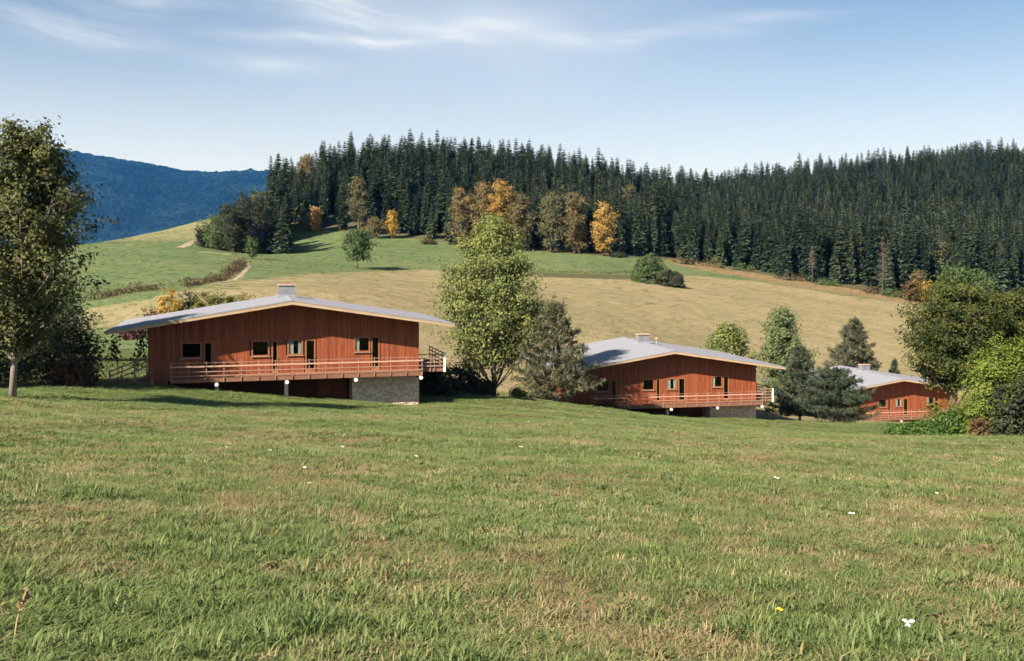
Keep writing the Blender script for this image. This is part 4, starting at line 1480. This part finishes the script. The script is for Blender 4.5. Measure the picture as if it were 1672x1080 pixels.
def join_meshes(tm, cm):
    def arr(me):
        V = np.empty(len(me.vertices) * 3, dtype=np.float32); me.vertices.foreach_get('co', V)
        return V.reshape(-1, 3)
    acc = Acc()
    for mi, me in ((0, tm), (1, cm)):
        V = arr(me)
        q = [tuple(p.vertices) for p in me.polygons if p.loop_total == 4]
        t = [tuple(p.vertices) for p in me.polygons if p.loop_total == 3]
        rv = np.empty(len(me.polygons), dtype=np.float32); me.attributes['rnd'].data.foreach_get('value', rv)
        acc.v.append(V); n0 = acc.n; acc.n += len(V)
        if q:
            acc.q.append(np.array(q) + n0); acc.qr.append(rv[:len(q)]); acc.qm.append(np.full(len(q), mi))
        if t:
            acc.t.append(np.array(t) + n0); acc.tr.append(rv[len(q):]); acc.tm.append(np.full(len(t), mi))
    return acc.mesh('spruce_kind', [M['bark'], M['nd_spruce']], True)


def scatter(name, A, protos, label, extra=None, zscale=None):
    """one stuff object: copies of the prototype meshes stood on points.  A rows: x y z rot scale index"""
    pc = bpy.data.collections.new(name + '_kinds')
    for o in protos:
        pc.objects.link(o)
    me = bpy.data.meshes.new(name)
    me.vertices.add(len(A))
    me.vertices.foreach_set('co', A[:, :3].astype(np.float32).ravel())
    for nm, col in (('rot', 3), ('scl', 4)):
        a = me.attributes.new(nm, 'FLOAT', 'POINT')
        a.data.foreach_set('value', A[:, col].astype(np.float32))
    a = me.attributes.new('idx', 'INT', 'POINT')
    a.data.foreach_set('value', A[:, 5].astype(np.int32))
    a = me.attributes.new('lush', 'FLOAT', 'POINT')
    a.data.foreach_set('value', (extra if extra is not None else np.zeros(len(A))).astype(np.float32))
    a = me.attributes.new('sclz', 'FLOAT', 'POINT')
    a.data.foreach_set('value', (zscale if zscale is not None else A[:, 4]).astype(np.float32))
    ob = bpy.data.objects.new(name, me)
    COL.objects.link(ob)
    ng = bpy.data.node_groups.new(name + '_scatter', 'GeometryNodeTree')
    ng.interface.new_socket('Geometry', in_out='INPUT', socket_type='NodeSocketGeometry')
    ng.interface.new_socket('Geometry', in_out='OUTPUT', socket_type='NodeSocketGeometry')
    N = ng.nodes
    gi, go = N.new('NodeGroupInput'), N.new('NodeGroupOutput')
    ci = N.new('GeometryNodeCollectionInfo')
    ci.inputs['Collection'].default_value = pc
    ci.inputs['Separate Children'].default_value = True
    ci.inputs['Reset Children'].default_value = True
    ip = N.new('GeometryNodeInstanceOnPoints')
    ip.inputs['Pick Instance'].default_value = True

    def named(nm, typ):
        nd = N.new('GeometryNodeInputNamedAttribute')
        nd.data_type = typ
        nd.inputs['Name'].default_value = nm
        return nd.outputs['Attribute']
    cx = N.new('ShaderNodeCombineXYZ')
    er = N.new('FunctionNodeEulerToRotation')
    L = ng.links.new
    L(named('rot', 'FLOAT'), cx.inputs[2])
    L(cx.outputs[0], er.inputs[0])
    L(gi.outputs[0], ip.inputs['Points'])
    L(ci.outputs[0], ip.inputs['Instance'])
    L(named('idx', 'INT'), ip.inputs['Instance Index'])
    L(er.outputs[0], ip.inputs['Rotation'])
    sv = N.new('ShaderNodeCombineXYZ')
    sc_ = named('scl', 'FLOAT')
    L(sc_, sv.inputs[0])
    L(sc_, sv.inputs[1])
    L(named('sclz', 'FLOAT'), sv.inputs[2])
    L(sv.outputs[0], ip.inputs['Scale'])
    L(ip.outputs[0], go.inputs[0])
    md = ob.modifiers.new('scatter', 'NODES')
    md.node_group = ng
    tag(ob, label, None, None, 'stuff')
    return ob


forest()

# autumn broadleaves along the wood
for px, d, H, Rm, mat, lab, st in (
        (514, 337, 8.5, 2.3, 'lf_orange', 'small bright orange tree at the foot of the wood, left part', 0.08),
        (500, 338, 5.0, 2.4, 'lf_tan', 'low copper bush-like tree left of the small orange tree', 0.05),
        (500, 372, 19, 3.2, 'lf_tan', 'copper tree rising among spruces above the left copse', 0.3),
        (585, 338, 20, 3.4, 'lf_olive', 'pale olive tree with bare trunk at the wood edge', 0.42),
        (612, 334, 6.5, 2.4, 'lf_tan', 'low copper tree between the wood edge spruces', 0.05),
        (640, 336, 9.5, 1.8, 'lf_yellow', 'slim yellow tree at the wood edge', 0.3),
        (404, 294, 17.0, 5.2, 'lf_dark', 'big dark round broadleaf tree in the left copse', 0.05),
        (425, 325, 15.5, 3.2, 'lf_olive', 'olive broadleaf tree behind the left copse', 0.1),
        (378, 290, 13.5, 5.0, 'lf_dark', 'low dark broadleaf tree in front of the copse', 0.05),
        (354, 294, 9.5, 4.4, 'lf_green', 'low green tree at the left end of the copse', 0.05),
        (332, 296, 4.6, 3.0, 'lf_dark', 'dark bush at the left tip of the copse', 0.05),
        (752, 326, 20, 4.0, 'lf_tan', 'copper-topped tree at the wood edge left of the birch top', 0.2),
        (788, 322, 21.5, 3.9, 'lf_tan', 'copper tree directly behind the top of the tall leafy tree', 0.2),
        (818, 318, 22.5, 4.2, 'lf_orange', 'orange-crowned tree above the top of the tall leafy tree', 0.25),
        (850, 316, 18, 3.8, 'lf_tan', 'copper olive tree right of the orange crown', 0.15),
        (900, 314, 19, 4.0, 'lf_olive', 'grey-olive tree at the wood edge in its middle', 0.15),
        (938, 314, 19.5, 4.0, 'lf_tan', 'copper-topped olive tree left of the bright orange tree', 0.15),
        (985, 311, 16.8, 3.3, 'lf_orange', 'tall bright orange tree at the wood edge above the field bush', 0.08),
        (1028, 400, 19, 3.6, 'lf_tan', 'faint copper tree amid spruces in the middle of the wood', 0.2),
        (1500, 282, 8.0, 2.0, 'lf_tan', 'golden brown tree at the dark wood edge on the right', 0.15),
        (1640, 330, 9.5, 2.2, 'lf_yellow', 'yellow tree in the dark wood at the right edge', 0.15),
        (1515, 276, 5.6, 1.9, 'lf_yellow', 'small yellow bush-like tree at the lower right wood edge', 0.05),
        (1488, 277, 5.0, 2.2, 'lf_rust', 'small rusty tree beside the small yellow one', 0.05),
        (1560, 276, 10.0, 4.6, 'lf_green', 'green broadleaf tree at the right wood edge above the maple', 0.1),
        (1600, 274, 9.0, 4.0, 'lf_green', 'low green broadleaf tree beneath the yellow tree at right', 0.1),
        (1530, 300, 14, 4.2, 'lf_olive', 'olive broadleaf among spruces near the right edge', 0.3)):
    hill_tree('autumn_tree' if mat in ('lf_orange', 'lf_tan', 'lf_yellow', 'lf_rust') else 'broadleaf_tree', px, d, H, Rm * 1.2, mat, lab, int(900 + 85 * H * Rm / 2), 0.42, st * 0.5)
# undergrowth along the wood edge
k = 0
NB = ['below the copper trees', 'left of the round field bush', 'just right of the dark field bush', 'on the tan slope corner', 'before the slim spruces', 'under the bare trunk',
      'left of the dead larch', 'under the dead larch', 'right of the dead larch', 'at the lower end of the wood']
for (px, d, rx, h, mat), where in zip(((700, 332, 3, 2.2, 'lf_brown'), (1010, 311, 3, 1.6, 'lf_dark'), (1122, 316, 4.5, 2.6, 'lf_brown'), (1165, 318, 5, 3.0, 'lf_tan'), (1215, 314, 4.5, 2.6, 'lf_green'),
                                       (1290, 298, 4.0, 2.4, 'lf_brown'), (1350, 291, 4, 2.2, 'lf_green'), (1425, 283, 4, 1.8, 'lf_brown'), (1455, 281, 3.2, 2.2, 'lf_green'), (1540, 272, 4, 2.4, 'lf_green')), NB):
    tag(shrub('edge_bush', g3(px, d), rx, rx * 0.7, h, (M['bark'], M[mat]), 900, 0.32, clump=0.4), 'low bush along the wood edge ' + where, 'bush', 'bushes along the wood edge')


def dead_larch(px, d, H, label, bare_top=True):
    root = empty('dead_larch', g3(px, d))
    w = Acc()
    w.tube(np.array([(0, 0, -0.5), (0.1, 0, H * 0.5), (0, 0.1, H)]), [0.16, 0.10, 0.02], 7)
    w.build('trunk', M['bark_grey'], root, smooth=True)
    b = Acc()
    for i in range(130):
        f = RNG.uniform(0.22 if bare_top else 0.4, 0.97)
        a = RNG.random() * 6.283
        L = (3.0 if bare_top else 1.7) * (1 - f) + 0.4
        P = limb((0, 0, f * H), (math.cos(a), math.sin(a), -0.15), L, 0.4, 4, 0.1)
        b.tube(P, np.linspace(0.05, 0.015, len(P)), 4, cap=False)
        for q in range(2):
            p = P[RNG.integers(1, 5)]
            P2 = limb(p, unit(1)[0], L * 0.4, 0.1, 3, 0.1)
            b.tube(P2, np.linspace(0.03, 0.01, len(P2)), 3, cap=False)
    b.build('branches', M['bark_grey'], root, smooth=True)
    tag(root, label, 'dead tree')


dead_larch(1441, 281, 17.5, 'bare grey-brown dead larch at the lower right wood edge')
dead_larch(1326, 293, 11.5, 'pale bare trunk standing before the right spruces', False)

# ------------------------------------------------------------------ meadow grass and flowers
def blades(acc, n, rad, h0, h1_, w0, w1, lean0, lean1, r=None):
    for i in range(n):
        a, q = RNG.random() * 6.283, RNG.random() ** 0.5 * rad
        b = np.array([math.cos(a) * q, math.sin(a) * q, -0.015])
        da = a + RNG.normal(0, 1.0)
        H = RNG.uniform(h0, h1_)
        L = RNG.uniform(lean0, lean1) * H
        w = RNG.uniform(w0, w1)
        d = np.array([math.cos(da), math.sin(da), 0])
        s = np.array([-math.sin(da + RNG.normal(0, .6)), math.cos(da), 0]) * w
        m_ = b + d * L * 0.35 + np.array([0, 0, H * 0.62])
        t_ = b + d * L + np.array([0, 0, H * (1.0 - 0.25 * (L / H) ** 2)])
        acc.add([b - s * 0.7, b + s * 0.7, m_ + s * 0.8, m_ - s * 0.8, t_], q=[(0, 1, 2, 3)], t=[(3, 2, 4)], r=np.array([RNG.random()]) if r is None else np.array([r]))


def broad(acc, n, L0, L1, w):
    for i in range(n):
        a = i * 2.4 + RNG.normal(0, 0.3)
        d = np.array([math.cos(a), math.sin(a), 0])
        s = np.array([-math.sin(a), math.cos(a), 0])
        L = RNG.uniform(L0, L1)
        ww = w * RNG.uniform(0.7, 1.3)
        up = RNG.uniform(0.2, 0.9)
        z = np.array([0, 0, 1.0])
        p = [d * 0.01, d * L * 0.35 + s * ww + z * L * 0.4 * up, d * L * 0.7 + s * ww * 0.9 + z * L * 0.5 * up, d * L + z * L * 0.38 * up,
             d * L * 0.7 - s * ww * 0.9 + z * L * 0.5 * up, d * L * 0.35 - s * ww + z * L * 0.4 * up]
        acc.add(p, q=[(0, 1, 2, 5), (5, 2, 3, 4)], r=np.array([RNG.random()] * 2))


def make_grass():
    protos = []

    def proto(ch, fn, mat):
        a = Acc()
        fn(a)
        protos.append(bpy.data.objects.new('grass_kind_' + ch, a.mesh('grass_kind_' + ch, M[mat], True)))
    proto('a', lambda a: blades(a, 36, 0.11, 0.05, 0.12, 0.0025, 0.005, 0.2, 0.9), 'grass')
    proto('b', lambda a: blades(a, 30, 0.09, 0.08, 0.17, 0.0025, 0.005, 0.2, 0.8), 'grass')
    proto('c', lambda a: blades(a, 46, 0.15, 0.03, 0.08, 0.003, 0.006, 0.5, 1.6), 'grass')
    proto('d', lambda a: blades(a, 22, 0.11, 0.08, 0.19, 0.0015, 0.003, 0.3, 1.3), 'straw')
    proto('e', lambda a: blades(a, 30, 0.14, 0.04, 0.11, 0.0018, 0.0038, 0.8, 2.2), 'straw')
    proto('f', lambda a: broad(a, 9, 0.06, 0.13, 0.018), 'weed')
    proto('g', lambda a: (blades(a, 14, 0.06, 0.10, 0.2, 0.004, 0.008, 0.2, 0.8), broad(a, 5, 0.05, 0.10, 0.014)), 'weed')
    proto('h', lambda a: broad(a, 10, 0.06, 0.14, 0.017), 'weed')
    rows = []
    for d0, d1, dens, s0, s1 in ((2.6, 6, 190, 0.8, 1.25), (6, 9, 150, 0.8, 1.3), (9, 14, 105, 0.9, 1.3), (14, 22, 62, 1.0, 1.6), (22, 34, 34, 1.3, 2.0), (34, 50, 19, 1.7, 2.6), (50, 72, 11, 2.0, 3.0), (72, 100, 5, 2.2, 3.2)):
        n = int(dens * (d1 * d1 - d0 * d0) * 0.5 * 1.22)
        Y = np.sqrt(RNG.uniform(d0 * d0, d1 * d1, n))
        X = RNG.uniform(-0.60, 0.62, n) * Y
        S = RNG.uniform(s0, s1, n)
        rows.append(np.stack([X, Y, S], 1))
    A = np.vstack(rows)
    keep = np.ones(len(A), bool)
    for ch in (ch1, ch2):
        c, s_ = math.cos(-ch.rotation_euler[2]), math.sin(-ch.rotation_euler[2])
        dx, dy = A[:, 0] - ch.location.x, A[:, 1] - ch.location.y
        u, v = dx * c - dy * s_, dx * s_ + dy * c
        keep &= ~((u > WL) & (u < WR) & (v > -0.2) & (v < 14))
    A = A[keep]
    n = len(A)
    # patches: dry, lush, weedy
    nx = np.sin(A[:, 0] * 0.9 + 2.1 * np.sin(A[:, 1] * 0.37)) + np.sin(A[:, 1] * 0.71 + 1.7 * np.sin(A[:, 0] * 0.53 + 1))
    dry = np.clip(0.5 + 0.22 * nx + RNG.normal(0, 0.2, n), 0, 1)
    pxs = CX + F * A[:, 0] / A[:, 1]
    lush = np.clip((A[:, 1] - 44) / 8, 0, 1) * np.clip((800 - pxs) / 300, 0.25, 1) * np.clip((70 - A[:, 1]) / 8, 0.3, 1)
    lush = np.maximum(lush, 0.9 * np.exp(-((pxs - 220) / 260) ** 2 - ((A[:, 1] - 6.2) / 1.0) ** 2))
    lush = np.maximum(lush, 0.6 * np.exp(-((pxs - 600) / 220) ** 2 - ((A[:, 1] - 33) / 4.0) ** 2))
    lush = np.maximum(lush, 0.75 * np.clip((A[:, 1] - 60) / 25, 0, 1))
    lush = np.clip(lush, 0, 1)
    lump = np.sin(A[:, 0] * 5.3 + 2.0 * np.sin(A[:, 1] * 2.9 + 0.6)) * np.sin(A[:, 1] * 4.7 + 1.8 * np.sin(A[:, 0] * 3.1)) + 0.6 * np.sin(A[:, 0] * 1.7 + 3 * np.sin(A[:, 1] * 0.9)) * np.sin(A[:, 1] * 1.3)
    lump = np.clip(0.5 + 0.5 * lump, 0, 1)
    lush = np.clip(lush + 0.75 * (lump - 0.42), 0, 1)
    dry = dry - 0.35 * lush
    u = RNG.random(n)
    idx = np.where(dry > 0.58, np.where(u < 0.16, 3, np.where(u < 0.42, 4, np.where(u < 0.80, 2, 0))),
                   np.where(u < 0.30, 0, np.where(u < 0.46, 1, np.where(u < 0.72, 2, np.where(u < 0.80, 4, np.where(u < 0.90, 5, 6))))))
    wd = (np.sin(A[:, 0] * 2.1 + 1.5 * np.sin(A[:, 1] * 1.3)) + np.sin(A[:, 1] * 1.9 + A[:, 0] * 0.8)) > 1.15
    idx = np.where(wd & (RNG.random(n) < 0.28), np.where(RNG.random(n) < 0.45, 7, 5), idx)
    Z = height(A[:, 0], A[:, 1])
    scatter('grass', np.stack([A[:, 0], A[:, 1], Z, RNG.random(n) * 6.283, A[:, 2], idx], 1), protos, 'short meadow grass, green and straw coloured', lush, np.minimum(A[:, 2], 1.15) * RNG.uniform(0.4, 0.85, n) * (0.6 + 0.8 * lump) * np.interp(A[:, 1], [5, 30, 70], [0.85, 0.9, 1.2]))
    # tussocks on the mown fields of the hillside
    m = 26000
    Y = np.sqrt(RNG.uniform(104 ** 2, 335 ** 2, m))
    PX = RNG.uniform(60, 1640, m)
    X = (PX - CX) / F * Y
    ed = np.interp(PX, EDGE_PX, EDGE_D)
    ok = (Y < ed - 2)
    X, Y, PX = X[ok], Y[ok], PX[ok]
    Z = height(X, Y)
    PY = HY - F * (Z - ZC) / Y
    up = np.interp(PX, [p[0] for p in UPPER], [p[1] for p in UPPER])
    tan = (PY > up + RNG.normal(0, 4, len(X))) & (PX > 390)
    for ch in (ch2, ch3):
        c, s_ = math.cos(-ch.rotation_euler[2]), math.sin(-ch.rotation_euler[2])
        dx, dy = X - ch.location.x, Y - ch.location.y
        u, v = dx * c - dy * s_, dx * s_ + dy * c
        tan = np.where((u > WL) & (u < WR) & (v > -0.2) & (v < 16), -1, tan)
    k = tan >= 0
    X, Y, Z, tan = X[k], Y[k], Z[k], tan[k]
    S = RNG.uniform(2.5, 5.5, len(X))
    ix = np.where(tan == 1, np.where(RNG.random(len(X)) < 0.75, 4, 2), np.where(RNG.random(len(X)) < 0.85, 2, 4))
    p2 = []
    for o in protos:
        q = bpy.data.objects.new(o.name.replace('grass', 'tussock'), o.data)
        p2.append(q)
    scatter('field_grass', np.stack([X, Y, Z, RNG.random(len(X)) * 6.283, S, ix], 1), p2, 'short tussocky grass of the hillside fields', np.where(tan == 1, 0.0, 0.85), RNG.uniform(0.8, 2.2, len(X)))
    print('grass tufts', n)


make_grass()


def hit(px, py):
    d = np.linspace(3, 100, 1500)
    x = (px - CX) / F * d
    rz = ZC - (py - HY) / F * d
    k = int(np.argmax(rz < height(x, d)))
    return np.array([x[k], d[k], h1(x[k], d[k])])


def flat_mat(name, c1, c2):
    return solid_mat(name, c1, c2, 30.0, 0.8, 0.2, 0.002)


M['petal'] = flat_mat('white petals', (0.72, 0.70, 0.66), (0.86, 0.85, 0.82))
M['petal_y'] = flat_mat('yellow petals', (0.70, 0.42, 0.02), (0.82, 0.55, 0.04))
M['stalk'] = flat_mat('dry stalk', (0.30, 0.20, 0.10), (0.45, 0.33, 0.18))
M['stalk_g'] = flat_mat('green stalk', (0.07, 0.11, 0.03), (0.12, 0.16, 0.05))


def umbel(px, py, h, heads, rad, mat, label, group=None, s=1.0):
    p = hit(px, py)
    root = empty('wild_flower', p, 0, s)
    st, hd = Acc(), Acc()
    top = np.array([0, 0, h])
    st.tube(np.array([(0, 0, -0.03), (0.005, 0, h * 0.5), top * 0.82]), [0.003, 0.0025, 0.002], 5)
    for k in range(heads):
        a = k * 2.4
        c = top + np.array([math.cos(a), math.sin(a), 0]) * rad * (0 if heads == 1 else 0.6) + RNG.normal(0, 0.006, 3)
        st.tube(np.array([top * 0.82, c]), [0.002, 0.0015], 4)
        Cd = unit(34) * rad * 0.5
        Cd[:, 2] = np.abs(Cd[:, 2]) * 0.7
        leaves(hd, c + Cd, rad * 0.34, aspect=1.0, out=Cd)
    st.build('stem', M['stalk_g'], root)
    hd.build('flower_head', M[mat], root)
    tag(root, label, 'flower', group)


umbel(1483, 1060, 0.15, 4, 0.029, 'petal', 'white flower cluster in the grass at the lower right')
umbel(1273, 1028, 0.13, 2, 0.026, 'petal_y', 'yellow flower in the grass left of the white cluster')
for px, py in ((505, 800), (498, 780), (680, 756), (1005, 740), (440, 748), (863, 694), (1268, 796), (1530, 818), (850, 742), (370, 742), (1390, 860), (560, 742)):
    umbel(px, py, 0.13, 2, 0.03, 'petal', 'tiny white flower dotted in the middle of the meadow', 'white flowers dotted over the meadow', RNG.uniform(0.7, 1.2))


def dry_stalk(px, py, h, label, lean):
    root = empty('dry_stalk', hit(px, py))
    a = Acc()
    P = np.array([(0, 0, -0.02), (lean * 0.3, 0, h * 0.4), (lean * 0.7, 0.01, h * 0.75), (lean, 0.02, h)])
    a.tube(P, [0.006, 0.005, 0.004, 0.002], 5)
    a.build('stem', M['stalk'], root)
    b = Acc()
    for k in range(26):
        f = RNG.uniform(0.55, 1.0)
        c = np.array([np.interp(f, [0, .4, .75, 1], P[:, i]) for i in range(3)])
        leaves(b, c + RNG.normal(0, 0.008, (1, 3)), 0.03, r=RNG.random())
    b.build('seed_head', M['straw'], root)
    tag(root, label, 'dry stalk')


dry_stalk(22, 1050, 0.30, 'tall dry brown stalk at the lower left edge', 0.07)
